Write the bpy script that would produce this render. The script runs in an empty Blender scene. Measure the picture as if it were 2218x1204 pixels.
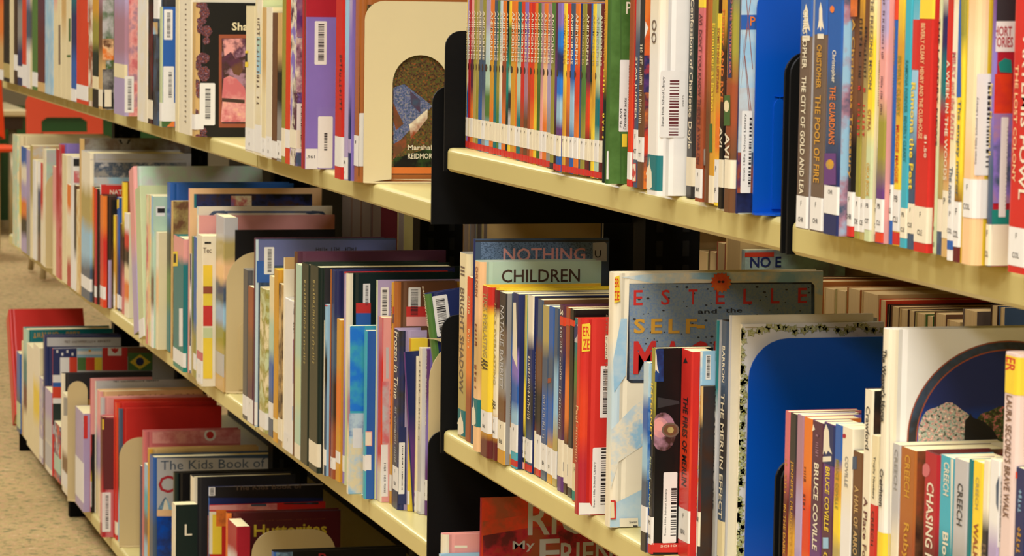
import bpy, math, random
import numpy as np
from mathutils import Matrix, Vector

# ------------------------------------------------------------------ camera, light, exposure
SC = bpy.context.scene
COL = SC.collection
FW, FH, FOC, ROLL, VPX, VPY = 2218.0, 1204.0, 6500.0, 0.015, -720.0, -38.0
CXP, CYP = FW / 2, FH / 2
CAM = Vector((-0.76, 0.0, 1.055))


def solve_axes():
    a, b, f, r = VPX - CXP, VPY - CYP, FOC, ROLL
    u = (-f * f - b * b + b * r * a) / (a + b * r)
    w = b + r * (u - a)
    dy = np.array([a, b, f]); dy /= np.linalg.norm(dy)
    dx = np.array([u, w, f]); dx /= np.linalg.norm(dx)
    dz = np.cross(dx, dy)
    if dz[1] > 0:
        dz = -dz
    return np.stack([dx, dy, dz])


AX = solve_axes()                      # rows: world X, Y, Z seen in camera axes (right, down, forward)


def ray(px, py):
    return Vector(AX @ np.array([(px - CXP) / FOC, (py - CYP) / FOC, 1.0]))


def on_plane(px, py, axis, value):
    d = ray(px, py)
    t = (value - CAM[axis]) / d[axis]
    return CAM + d * t


cam_data = bpy.data.cameras.new('camera')
cam = bpy.data.objects.new('camera', cam_data)
COL.objects.link(cam)
right, down, fwd = AX[:, 0], AX[:, 1], AX[:, 2]
cam.matrix_world = Matrix(((right[0], -down[0], -fwd[0], CAM.x), (right[1], -down[1], -fwd[1], CAM.y),
                           (right[2], -down[2], -fwd[2], CAM.z), (0, 0, 0, 1)))
cam_data.sensor_width = 36.0
cam_data.lens = FOC / FW * 36.0
cam_data.clip_start, cam_data.clip_end = 0.05, 60
cam_data.dof.use_dof = True
cam_data.dof.focus_distance = 2.75
cam_data.dof.aperture_fstop = 34.0
SC.camera = cam

SC.view_settings.view_transform = 'Standard'
SC.view_settings.look = 'None'
SC.view_settings.gamma = 1.0
SC.view_settings.use_curve_mapping = False
SC.view_settings.exposure = -0.5

world = bpy.data.worlds.new('room_air')
world.use_nodes = True
world.node_tree.nodes['Background'].inputs[0].default_value = (1.0, 0.95, 0.88, 1)
world.node_tree.nodes['Background'].inputs[1].default_value = 0.05
SC.world = world
SC.cycles.max_bounces = 5
SC.cycles.diffuse_bounces = 3
SC.cycles.use_denoising = True

LAMP_W = 56.0
LAMPS = [(-0.7, -3.4), (-0.7, -1.8), (-0.7, -0.2), (-2.3, -1.8), (-2.3, 0.4), (-0.6, 1.4), (-0.6, 3.8), (-1.5, 5.6), (-1.5, 7.8), (-1.5, 10.0), (1.9, 3.0), (0.6, 12.6), (-1.6, 12.6)]
for lx, ly in LAMPS:
    ld = bpy.data.lights.new('ceiling_lamp_light', 'AREA')
    ld.shape = 'RECTANGLE'; ld.size = 0.6; ld.size_y = 1.2
    ld.energy = LAMP_W
    ld.color = (1.0, 0.99, 0.965)
    lo = bpy.data.objects.new('ceiling_lamp_light', ld)
    lo.location = (lx, ly, 2.52)
    COL.objects.link(lo)

# ------------------------------------------------------------------ colours and materials
PAL = dict(
    cream=(228, 214, 172), white=(230, 227, 221), ivory=(232, 222, 196), black=(17, 15, 16), charcoal=(46, 45, 48),
    navy=(34, 44, 92), blue=(40, 92, 168), brightblue=(35, 120, 215), skyblue=(150, 192, 218), paleblue=(188, 208, 216),
    teal=(16, 112, 118), green=(80, 120, 58), leafgreen=(60, 96, 40), darkgreen=(10, 34, 31), olive=(150, 142, 58),
    palegreen=(196, 206, 160), mint=(176, 204, 182), yellow=(236, 204, 56), gold=(206, 152, 50), orange=(224, 120, 44),
    scarlet=(212, 62, 32), red=(200, 44, 38), crimson=(172, 34, 48), maroon=(96, 32, 36), rust=(150, 74, 44), pink=(224, 156, 150),
    rose=(200, 106, 110), purple=(98, 56, 120), plum=(84, 44, 66), violet=(132, 112, 188), lavender=(172, 156, 192),
    brown=(106, 70, 46), darkbrown=(62, 40, 30), umber=(108, 90, 76), tan=(204, 168, 108), caramel=(168, 98, 44), grey=(146, 143, 138),
    darkgrey=(80, 80, 84), slate=(66, 84, 108), silver=(186, 184, 184), peach=(236, 192, 142), turquoise=(64, 168, 188),
    mauve=(166, 124, 142), paper=(238, 224, 174), khaki=(176, 158, 96), jade=(16, 128, 116),
    steelcream=(208, 194, 128), stone=(136, 146, 146), stoneblue=(110, 132, 162), palepink=(224, 200, 192), slateblue=(98, 106, 156), bookendcream=(224, 208, 164), royal=(0, 74, 178), ink=(30, 26, 30),
)
WORDS = dict(brightblue='bright blue', skyblue='sky blue', paleblue='pale blue', leafgreen='leaf green', darkgreen='dark green',
             palegreen='pale green', darkbrown='dark brown', darkgrey='dark grey', steelcream='cream', royal='royal blue', brightred='red')


def lin(c):
    out = []
    for v in c:
        v /= 255.0
        out.append(v / 12.92 if v <= 0.04045 else ((v + 0.055) / 1.055) ** 2.4)
    return (*out, 1.0)


MATS = {}


def nodes_of(name):
    m = bpy.data.materials.new(name)
    m.use_nodes = True
    nt = m.node_tree
    return m, nt, nt.nodes, nt.links, nt.nodes['Principled BSDF']


def cover_mat(spec, rough=0.34):
    """'red' plain, 'red~white~blue' blotched picture, 'navy>skyblue' bands from top to bottom."""
    key = (spec, rough)
    if key in MATS:
        return MATS[key]
    m, nt, N, L, bsdf = nodes_of('cover_' + spec.replace('~', '_and_').replace('>', '_over_').replace('|', '_speckled_'))
    tc = N.new('ShaderNodeTexCoord')
    if '~' in spec or '>' in spec or '|' in spec:
        cols = spec.replace('>', '~').replace('|', '~').split('~')
        ramp = N.new('ShaderNodeValToRGB')
        el = ramp.color_ramp.elements
        n = len(cols)
        if '>' in spec:
            sep = N.new('ShaderNodeSeparateXYZ')
            L.new(tc.outputs['Generated'], sep.inputs[0])
            nz = N.new('ShaderNodeTexNoise'); nz.inputs['Scale'].default_value = 25; nz.inputs['Detail'].default_value = 3
            L.new(tc.outputs['Object'], nz.inputs['Vector'])
            ma = N.new('ShaderNodeMath'); ma.operation = 'MULTIPLY_ADD'; ma.inputs[1].default_value = 0.10
            L.new(nz.outputs['Fac'], ma.inputs[0]); 
            ad = N.new('ShaderNodeMath'); ad.operation = 'SUBTRACT'; ad.inputs[1].default_value = 0.05
            L.new(sep.outputs['Z'], ad.inputs[0]); L.new(ad.outputs[0], ma.inputs[2])
            L.new(ma.outputs[0], ramp.inputs[0])
            cols = cols[::-1]
            pos = [p for i in range(n) for p in ((i + 0.22) / n, (i + 0.78) / n)]
            cols = [c for c in cols for _ in (0, 1)]
            n *= 2
        else:
            mp = N.new('ShaderNodeMapping')
            rnd = random.Random(spec)
            mp.inputs['Location'].default_value = (rnd.random() * 9, rnd.random() * 9, rnd.random() * 9)
            L.new(tc.outputs['Object'], mp.inputs[0])
            nz = N.new('ShaderNodeTexNoise'); nz.inputs['Scale'].default_value = 460 if '|' in spec else 34; nz.inputs['Detail'].default_value = 4
            nz.inputs['Roughness'].default_value = 0.62
            L.new(mp.outputs[0], nz.inputs['Vector'])
            L.new(nz.outputs['Fac'], ramp.inputs[0])
            pos = [0.40 + 0.22 * i / max(n - 1, 1) for i in range(n)]
        while len(el) < n:
            el.new(0.5)
        for i in range(n):
            el[i].position = pos[i]
        for i in range(n):
            el[i].color = lin(PAL[cols[i]])
        src = ramp.outputs[0]
        L.new(src, bsdf.inputs['Base Color'])
    else:
        nz = N.new('ShaderNodeTexNoise'); nz.inputs['Scale'].default_value = 22; nz.inputs['Detail'].default_value = 5
        L.new(tc.outputs['Object'], nz.inputs['Vector'])
        mix = N.new('ShaderNodeMix'); mix.data_type = 'RGBA'
        c = lin(PAL[spec])
        mix.inputs['A'].default_value = tuple(v * 0.86 for v in c[:3]) + (1,)
        mix.inputs['B'].default_value = tuple(min(v * 1.1, 1) for v in c[:3]) + (1,)
        L.new(nz.outputs['Fac'], mix.inputs['Factor'])
        L.new(mix.outputs['Result'], bsdf.inputs['Base Color'])
    bsdf.inputs['Roughness'].default_value = rough
    bsdf.inputs['Specular IOR Level'].default_value = 0.38
    nb = N.new('ShaderNodeTexNoise'); nb.inputs['Scale'].default_value = 90
    L.new(tc.outputs['Object'], nb.inputs['Vector'])
    bp = N.new('ShaderNodeBump'); bp.inputs['Strength'].default_value = 0.06; bp.inputs['Distance'].default_value = 0.002
    L.new(nb.outputs['Fac'], bp.inputs['Height'])
    L.new(bp.outputs[0], bsdf.inputs['Normal'])
    MATS[key] = m
    return m


def print_mat(spec):
    """flat ink of one colour for lettering and labels"""
    if '~' in spec or '>' in spec or '|' in spec:
        return cover_mat(spec)
    key = ('print', spec)
    if key not in MATS:
        m, nt, N, L, bsdf = nodes_of('print_' + spec)
        tc = N.new('ShaderNodeTexCoord')
        nz = N.new('ShaderNodeTexNoise'); nz.inputs['Scale'].default_value = 150
        L.new(tc.outputs['Object'], nz.inputs['Vector'])
        mix = N.new('ShaderNodeMix'); mix.data_type = 'RGBA'
        c = lin(PAL[spec])
        mix.inputs['A'].default_value = tuple(v * 0.93 for v in c[:3]) + (1,)
        mix.inputs['B'].default_value = c
        L.new(nz.outputs['Fac'], mix.inputs['Factor'])
        L.new(mix.outputs['Result'], bsdf.inputs['Base Color'])
        bsdf.inputs['Roughness'].default_value = 0.45
        MATS[key] = m
    return MATS[key]


def page_mat(spec='paper'):
    key = ('page', spec)
    if key not in MATS:
        m, nt, N, L, bsdf = nodes_of('page_edges_' + spec)
        tc = N.new('ShaderNodeTexCoord')
        mp = N.new('ShaderNodeMapping'); mp.inputs['Scale'].default_value = (4, 1400, 4)
        L.new(tc.outputs['Object'], mp.inputs[0])
        nz = N.new('ShaderNodeTexNoise'); nz.inputs['Scale'].default_value = 1.0; nz.inputs['Detail'].default_value = 2
        L.new(mp.outputs[0], nz.inputs['Vector'])
        mix = N.new('ShaderNodeMix'); mix.data_type = 'RGBA'
        c = lin(PAL[spec])
        mix.inputs['A'].default_value = tuple(v * 0.80 for v in c[:3]) + (1,)
        mix.inputs['B'].default_value = tuple(min(1, v * 1.15) for v in c[:3]) + (1,)
        L.new(nz.outputs['Fac'], mix.inputs['Factor'])
        L.new(mix.outputs['Result'], bsdf.inputs['Base Color'])
        bsdf.inputs['Roughness'].default_value = 0.9
        MATS[key] = m
    return MATS[key]


def paint_mat(name, rgb, rough=0.4, bump=0.05, metallic=0.0, scale=300):
    key = ('paint', name)
    if key not in MATS:
        m, nt, N, L, bsdf = nodes_of(name)
        tc = N.new('ShaderNodeTexCoord')
        nz = N.new('ShaderNodeTexNoise'); nz.inputs['Scale'].default_value = 6; nz.inputs['Detail'].default_value = 6
        L.new(tc.outputs['Object'], nz.inputs['Vector'])
        mix = N.new('ShaderNodeMix'); mix.data_type = 'RGBA'
        c = lin(rgb)
        mix.inputs['A'].default_value = tuple(v * 0.92 for v in c[:3]) + (1,)
        mix.inputs['B'].default_value = tuple(min(1, v * 1.05) for v in c[:3]) + (1,)
        L.new(nz.outputs['Fac'], mix.inputs['Factor'])
        L.new(mix.outputs['Result'], bsdf.inputs['Base Color'])
        bsdf.inputs['Roughness'].default_value = rough
        bsdf.inputs['Metallic'].default_value = metallic
        nb = N.new('ShaderNodeTexNoise'); nb.inputs['Scale'].default_value = scale
        L.new(tc.outputs['Object'], nb.inputs['Vector'])
        bp = N.new('ShaderNodeBump'); bp.inputs['Strength'].default_value = bump; bp.inputs['Distance'].default_value = 0.002
        L.new(nb.outputs['Fac'], bp.inputs['Height'])
        L.new(bp.outputs[0], bsdf.inputs['Normal'])
        if 'black' in name:
            bsdf.inputs['Specular IOR Level'].default_value = 0.12
        MATS[key] = m
    return MATS[key]


def carpet_mat():
    m, nt, N, L, bsdf = nodes_of('speckled_carpet')
    tc = N.new('ShaderNodeTexCoord')
    n1 = N.new('ShaderNodeTexNoise'); n1.inputs['Scale'].default_value = 42; n1.inputs['Detail'].default_value = 6; n1.inputs['Roughness'].default_value = 0.8
    n2 = N.new('ShaderNodeTexNoise'); n2.inputs['Scale'].default_value = 3.2; n2.inputs['Detail'].default_value = 3
    L.new(tc.outputs['Object'], n1.inputs['Vector']); L.new(tc.outputs['Object'], n2.inputs['Vector'])
    ramp = N.new('ShaderNodeValToRGB')
    el = ramp.color_ramp.elements
    cols = [(92, 110, 74), (166, 142, 92), (202, 180, 120), (192, 142, 104), (224, 206, 150)]
    for _ in range(3):
        el.new(0.5)
    for i, c in enumerate(cols):
        el[i].position = 0.37 + 0.065 * i
        el[i].color = lin(c)
    L.new(n1.outputs['Fac'], ramp.inputs[0])
    mix = N.new('ShaderNodeMix'); mix.data_type = 'RGBA'; mix.blend_type = 'MULTIPLY'
    mix.inputs['Factor'].default_value = 0.35
    r2 = N.new('ShaderNodeValToRGB'); r2.color_ramp.elements[0].color = (0.62, 0.6, 0.5, 1); r2.color_ramp.elements[0].position = .35; r2.color_ramp.elements[1].position = .65
    L.new(n2.outputs['Fac'], r2.inputs[0])
    L.new(ramp.outputs[0], mix.inputs['A']); L.new(r2.outputs[0], mix.inputs['B'])
    L.new(mix.outputs['Result'], bsdf.inputs['Base Color'])
    bsdf.inputs['Roughness'].default_value = 0.95
    bp = N.new('ShaderNodeBump'); bp.inputs['Strength'].default_value = 0.5; bp.inputs['Distance'].default_value = 0.006
    L.new(n1.outputs['Fac'], bp.inputs['Height']); L.new(bp.outputs[0], bsdf.inputs['Normal'])
    return m


# ------------------------------------------------------------------ mesh helpers
def mesh_obj(name, verts, faces, mat, parent=None, smooth=False):
    me = bpy.data.meshes.new(name)
    me.from_pydata([tuple(v) for v in verts], [], faces)
    me.materials.append(mat)
    if smooth:
        me.polygons.foreach_set('use_smooth', [True] * len(me.polygons))
    me.update()
    o = bpy.data.objects.new(name, me)
    COL.objects.link(o)
    if parent is not None:
        o.parent = parent
    return o


def box_geo(a, b, verts, faces):
    i = len(verts)
    x0, y0, z0 = a; x1, y1, z1 = b
    verts += [(x0, y0, z0), (x1, y0, z0), (x1, y1, z0), (x0, y1, z0), (x0, y0, z1), (x1, y0, z1), (x1, y1, z1), (x0, y1, z1)]
    faces += [(i, i + 3, i + 2, i + 1), (i + 4, i + 5, i + 6, i + 7), (i, i + 1, i + 5, i + 4), (i + 1, i + 2, i + 6, i + 5), (i + 2, i + 3, i + 7, i + 6), (i + 3, i, i + 4, i + 7)]


def box(name, a, b, mat, parent=None, bevel=0.0):
    v, f = [], []
    box_geo(a, b, v, f)
    o = mesh_obj(name, v, f, mat, parent)
    if bevel:
        md = o.modifiers.new('edge', 'BEVEL'); md.width = bevel; md.segments = 2
    return o


def prism(name, outline, axis, lo, hi, mat, parent=None, holes=(), bevel=0.0):
    """outline (2-D points) extruded along one axis; an inner hole is cut by bridging with a seam"""
    pts = list(outline)
    for hole in holes:
        # join the hole to the outline by a zero-width seam from the outline's last point
        hi_i = min(range(len(hole)), key=lambda k: (hole[k][0] - pts[-1][0]) ** 2 + (hole[k][1] - pts[-1][1]) ** 2)
        h = hole[hi_i:] + hole[:hi_i]
        pts = pts + h + [h[0], pts[-1]]

    def p3(p, w):
        return {0: (w, p[0], p[1]), 1: (p[0], w, p[1]), 2: (p[0], p[1], w)}[axis]
    from mathutils.geometry import tessellate_polygon
    n = len(pts)
    tri = tessellate_polygon([[Vector((p[0], p[1], 0)) for p in pts]])
    verts = [p3(p, lo) for p in pts] + [p3(p, hi) for p in pts]
    faces = [tuple(t) for t in tri] + [tuple(i + n for i in reversed(t)) for t in tri]
    faces += [(i, (i + 1) % n, (i + 1) % n + n, i + n) for i in range(n)]
    import bmesh
    o = mesh_obj(name, verts, faces, mat, parent)
    bm = bmesh.new(); bm.from_mesh(o.data)
    bmesh.ops.remove_doubles(bm, verts=bm.verts, dist=1e-6)
    bmesh.ops.recalc_face_normals(bm, faces=bm.faces)
    bm.to_mesh(o.data); bm.free()
    return o


def tube(name, pts, r, mat, parent=None, seg=8):
    pts = [Vector(p) for p in pts]
    verts, faces = [], []
    for i, p in enumerate(pts):
        d = (pts[min(i + 1, len(pts) - 1)] - pts[max(i - 1, 0)]).normalized()
        a = d.orthogonal().normalized() if abs(d.z) < 0.9 else d.cross(Vector((0, 1, 0))).normalized()
        b = d.cross(a)
        for k in range(seg):
            t = 2 * math.pi * k / seg
            verts.append(p + (a * math.cos(t) + b * math.sin(t)) * r)
    for i in range(len(pts) - 1):
        for k in range(seg):
            faces.append((i * seg + k, i * seg + (k + 1) % seg, (i + 1) * seg + (k + 1) % seg, (i + 1) * seg + k))
    faces.append(tuple(range(seg))[::-1]); faces.append(tuple(range((len(pts) - 1) * seg, len(pts) * seg)))
    return mesh_obj(name, verts, faces, mat, parent, smooth=True)


def empty(name, loc, label=None, cat=None, group=None, kind=None):
    o = bpy.data.objects.new(name, None)
    o.empty_display_size = 0.02
    o.location = loc
    COL.objects.link(o)
    tag(o, label, cat, group, kind)
    return o


def tag(o, label=None, cat=None, group=None, kind=None):
    for k, v in (('label', label), ('category', cat), ('group', group), ('kind', kind)):
        if v:
            o[k] = v
    return o


TEXT_CACHE = {}


def text_geo(s, bold=0.012):
    """outline letters as triangles, in a unit box: width 1 (x), height 1 (y)"""
    key = (s, bold)
    if key not in TEXT_CACHE and s.startswith('#'):       # print too small to read in the photograph: strokes, no letters
        rnd = random.Random(s)
        vs, fs, x = [], [], 0.0
        n = int(s[1:])
        for i in range(n):
            w = rnd.choice((0.5, 0.7, 0.9))
            if rnd.random() < 0.14:
                x += 0.7
                continue
            lo, hi = rnd.choice(((0, 1), (0, 1), (0.1, 0.9))) if rnd.random() < .8 else (0, .7)
            for a in ((x, lo, x + .2, hi), (x + w - .2, lo, x + w, hi)) if rnd.random() < .6 else ((x + w / 2 - .12, lo, x + w / 2 + .12, hi),):
                k = len(vs)
                vs += [(a[0], a[1]), (a[2], a[1]), (a[2], a[3]), (a[0], a[3])]; fs.append((k, k + 1, k + 2, k + 3))
            if rnd.random() < .7:
                yy = rnd.choice((0.0, .42, .82)); k = len(vs)
                vs += [(x, yy), (x + w, yy), (x + w, yy + .18), (x, yy + .18)]; fs.append((k, k + 1, k + 2, k + 3))
            x += w + .25
        TEXT_CACHE[key] = ([(u / x, v) for u, v in vs], fs, x / 1.0)
    if key not in TEXT_CACHE:
        cu = bpy.data.curves.new('lettering', 'FONT')
        cu.body = s
        cu.offset = bold
        cu.resolution_u = 2
        o = bpy.data.objects.new('lettering', cu)
        me = bpy.data.meshes.new_from_object(o)
        vs = [v.co.copy() for v in me.vertices]
        fs = [tuple(p.vertices) for p in me.polygons]
        bpy.data.objects.remove(o); bpy.data.curves.remove(cu); bpy.data.meshes.remove(me)
        if not vs:
            TEXT_CACHE[key] = ([], [], 1.0)
        else:
            x0, x1 = min(v.x for v in vs), max(v.x for v in vs)
            y0, y1 = min(v.y for v in vs), max(v.y for v in vs)
            TEXT_CACHE[key] = ([((v.x - x0) / (x1 - x0), (v.y - y0) / (y1 - y0)) for v in vs], fs, (x1 - x0) / (y1 - y0))
    return TEXT_CACHE[key]

# ------------------------------------------------------------------ books
ONES = ['', 'first', 'second', 'third', 'fourth', 'fifth', 'sixth', 'seventh', 'eighth', 'ninth', 'tenth', 'eleventh', 'twelfth', 'thirteenth', 'fourteenth',
        'fifteenth', 'sixteenth', 'seventeenth', 'eighteenth', 'nineteenth']
TENS = {2: ('twenty', 'twentieth'), 3: ('thirty', 'thirtieth'), 4: ('forty', 'fortieth'), 5: ('fifty', 'fiftieth'), 6: ('sixty', 'sixtieth')}


def ordinal(n):
    if n < 20:
        return ONES[n]
    t, u = divmod(n, 10)
    return TENS[t][1] if u == 0 else TENS[t][0] + '-' + ONES[u]


def say(spec):
    w = lambda c: WORDS.get(c, c)
    if '>' in spec:
        c = spec.split('>')
        return w(c[0]) + ' and ' + w(c[-1]) if c[0] != c[-1] else w(c[0])
    if '~' in spec or '|' in spec:
        c = spec.replace('|', '~').split('~')
        return w(c[0]) + ' and ' + w(c[1]) + ' patterned'
    return w(spec)


CHUNKS = []


class Row:
    def __init__(self, z, group, h=0.24, depth=None):
        self.z, self.group, self.h, self.depth = z, group, h, depth
        self.prev = None

    def chunk(self, anchor, reverse=False):
        self.items = []
        CHUNKS.append((self.items, anchor, reverse))

    def gap(self):
        self.prev = None


ROW = None


class Book:
    def local(self, px, py, axis, value):
        d = self.inv3 @ ray(px, py)
        o = self.inv @ CAM
        t = (value - o[axis]) / d[axis]
        return o + d * t

    def lay(self):
        self.n = getattr(self, 'n', 0) + 1
        return 0.00012 + 0.00003 * self.n

    def quad(self, side, px, mat, name):
        """a patch printed on the spine ('s') or the near cover ('c'); px = rectangle or corner list in photo pixels"""
        if len(px) == 4 and not isinstance(px[0], tuple):
            x0, y0, x1, y1 = px
            px = [(x0, y0), (x1, y0), (x1, y1), (x0, y1)]
        off = self.lay()
        vs = []
        for p in px:
            if side == 's':
                q = self.local(p[0], p[1], 0, 0.0)
                vs.append((-off, min(max(q.y, 0), self.T), min(max(q.z, 0.0005), self.H - 0.0005)))
            else:
                q = self.local(p[0], p[1], 1, 0.0)
                vs.append((min(max(q.x, 0.0), self.D), -off, min(max(q.z, 0.0005), self.H - 0.0005)))
        area = sum(vs[i][1 if side == 's' else 0] * vs[(i + 1) % len(vs)][2] - vs[(i + 1) % len(vs)][1 if side == 's' else 0] * vs[i][2] for i in range(len(vs)))
        if abs(area) < 1e-7:
            return None
        n = len(vs)
        order = list(range(n))
        if n > 4:
            from mathutils.geometry import tessellate_polygon
            k = 1 if side == 's' else 0
            fs = [tuple(t) for t in tessellate_polygon([[Vector((v[k], v[2], 0)) for v in vs]])]
        else:
            fs = [tuple(order)]
        o = mesh_obj(name, vs, fs, mat, self.root)
        return o

    def band(self, z0, z1, color, name, wrap=0.0):
        """a label or band that goes round the spine and a little way over the near cover"""
        off = self.lay()
        prof = self.prof_outer
        pts = [p for p in prof if p[0] <= self.r + 1e-6]
        nrm = []
        for i, p in enumerate(pts):
            a = pts[max(i - 1, 0)]; b = pts[min(i + 1, len(pts) - 1)]
            t = Vector((b[0] - a[0], b[1] - a[1])).normalized()
            nrm.append((-t.y, t.x))
        if (nrm[len(nrm) // 2][0]) > 0:
            nrm = [(-a, -b) for a, b in nrm]
        ring = [(p[0] + n[0] * off, p[1] + n[1] * off) for p, n in zip(pts, nrm)]
        if wrap:
            ring = [(self.r + wrap, -off)] + [(self.r, -off)] + ring[1:]
        z0 = max(z0, 0.0006); z1 = min(z1, self.H - 0.0006)
        if z1 <= z0:
            return
        vs = [(x, y, z) for z in (z0, z1) for x, y in ring]
        n = len(ring)
        fs = [(i, i + 1, i + 1 + n, i + n) for i in range(n - 1)]
        return mesh_obj(name, vs, fs, print_mat(color), self.root)

    def zs(self, py, px=None):
        return self.local(px if px else self.xm, py, 0, 0.0).z

    def text_spine(self, s, y0, y1, color, frac=0.62, pos=0.5, up=False, bold=0.014, name='lettering', x=None):
        z0, z1 = self.zs(y0), self.zs(y1)
        off = self.lay() + 0.00005
        vs, fs, asp = text_geo(s, bold)
        if not vs:
            return
        h = self.T * frac
        yc = self.T * (1 - pos)
        out = []
        for u, v in vs:
            if not up:                     # reads downward, tops of the letters towards the near side (world -Y)
                out.append((-off, yc - (v - 0.5) * h, z0 + (z1 - z0) * u))
            else:
                out.append((-off, yc + (v - 0.5) * h, z1 + (z0 - z1) * u))
        return mesh_obj(name, out, fs, print_mat(color), self.root)

    def text_cover(self, s, rect, color, rot=0, bold=0.01, name='lettering'):
        """letters on the near cover fitted into a photo rectangle; rot 90 reads upward, -90 downward"""
        x0, y0, x1, y1 = rect
        a = self.local(x0, y1, 1, 0.0); b = self.local(x1, y0, 1, 0.0)
        off = self.lay() + 0.00005
        vs, fs, asp = text_geo(s, bold)
        out = []
        for u, v in vs:
            if rot == 90:
                u, v = 1 - v, u
            elif rot == -90:
                u, v = v, 1 - u
            out.append((a.x + (b.x - a.x) * u, -off, a.z + (b.z - a.z) * v))
        out = [(min(max(p[0], 0), self.D), p[1], min(max(p[2], 0), self.H)) for p in out]
        return mesh_obj(name, out, fs, print_mat(color), self.root)

    def barcode(self, rect, side='c', bars=(0.34, 0.74), span=(0.08, 0.92), words=None, barcol='ink', dense=26):
        if side == 'c':
            a = self.local(rect[0], rect[3], 1, 0.0); b = self.local(rect[2], rect[1], 1, 0.0)
            u0, u1 = max(a.x, 0), min(b.x, self.D)
        else:
            a = self.local(rect[0], rect[3], 0, 0.0); b = self.local(rect[2], rect[1], 0, 0.0)
            u0, u1 = a.y, b.y
        a.z, b.z = max(a.z, 0.0006), min(b.z, self.H - 0.0006)
        off = self.lay()
        P = lambda u, v, o: (u0 + (u1 - u0) * u, -o, a.z + (b.z - a.z) * v) if side == 'c' else (-o, u0 + (u1 - u0) * u, a.z + (b.z - a.z) * v)
        c = 0.06; ca = c * abs(u1 - u0) / max(abs(b.z - a.z), 1e-4)
        corners = [(c, 0), (1 - c, 0), (1, ca), (1, 1 - ca), (1 - c, 1), (c, 1), (0, 1 - ca), (0, ca)]
        lab = mesh_obj('barcode_label', [P(u, v, off) for u, v in corners], [tuple(range(8))], print_mat('white'), self.root)
        rnd = random.Random(rect[0] * 7 + rect[1])
        vs, fs = [], []
        v = span[0]
        while v < span[1]:
            w = rnd.choice((0.012, 0.012, 0.02, 0.03)) * 26 / dense
            i = len(vs)
            vs += [P(bars[0], v, off + 0.00005), P(bars[1], v, off + 0.00005), P(bars[1], v + w, off + 0.00005), P(bars[0], v + w, off + 0.00005)]
            fs.append((i, i + 1, i + 2, i + 3))
            v += w + rnd.choice((0.012, 0.014, 0.024)) * 26 / dense
        mesh_obj('barcode_print', vs, fs, print_mat(barcol), lab)
        if words:
            tv, tf, _ = text_geo(words)
            mesh_obj('lettering', [P(bars[0] - 0.08 - 0.14 * q[1] if False else bars[0] - 0.22 + 0.14 * (1 - q[1]), 0.12 + 0.7 * q[0], off + 0.00005) for q in tv], tf, print_mat('ink'), lab)
        return lab


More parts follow.
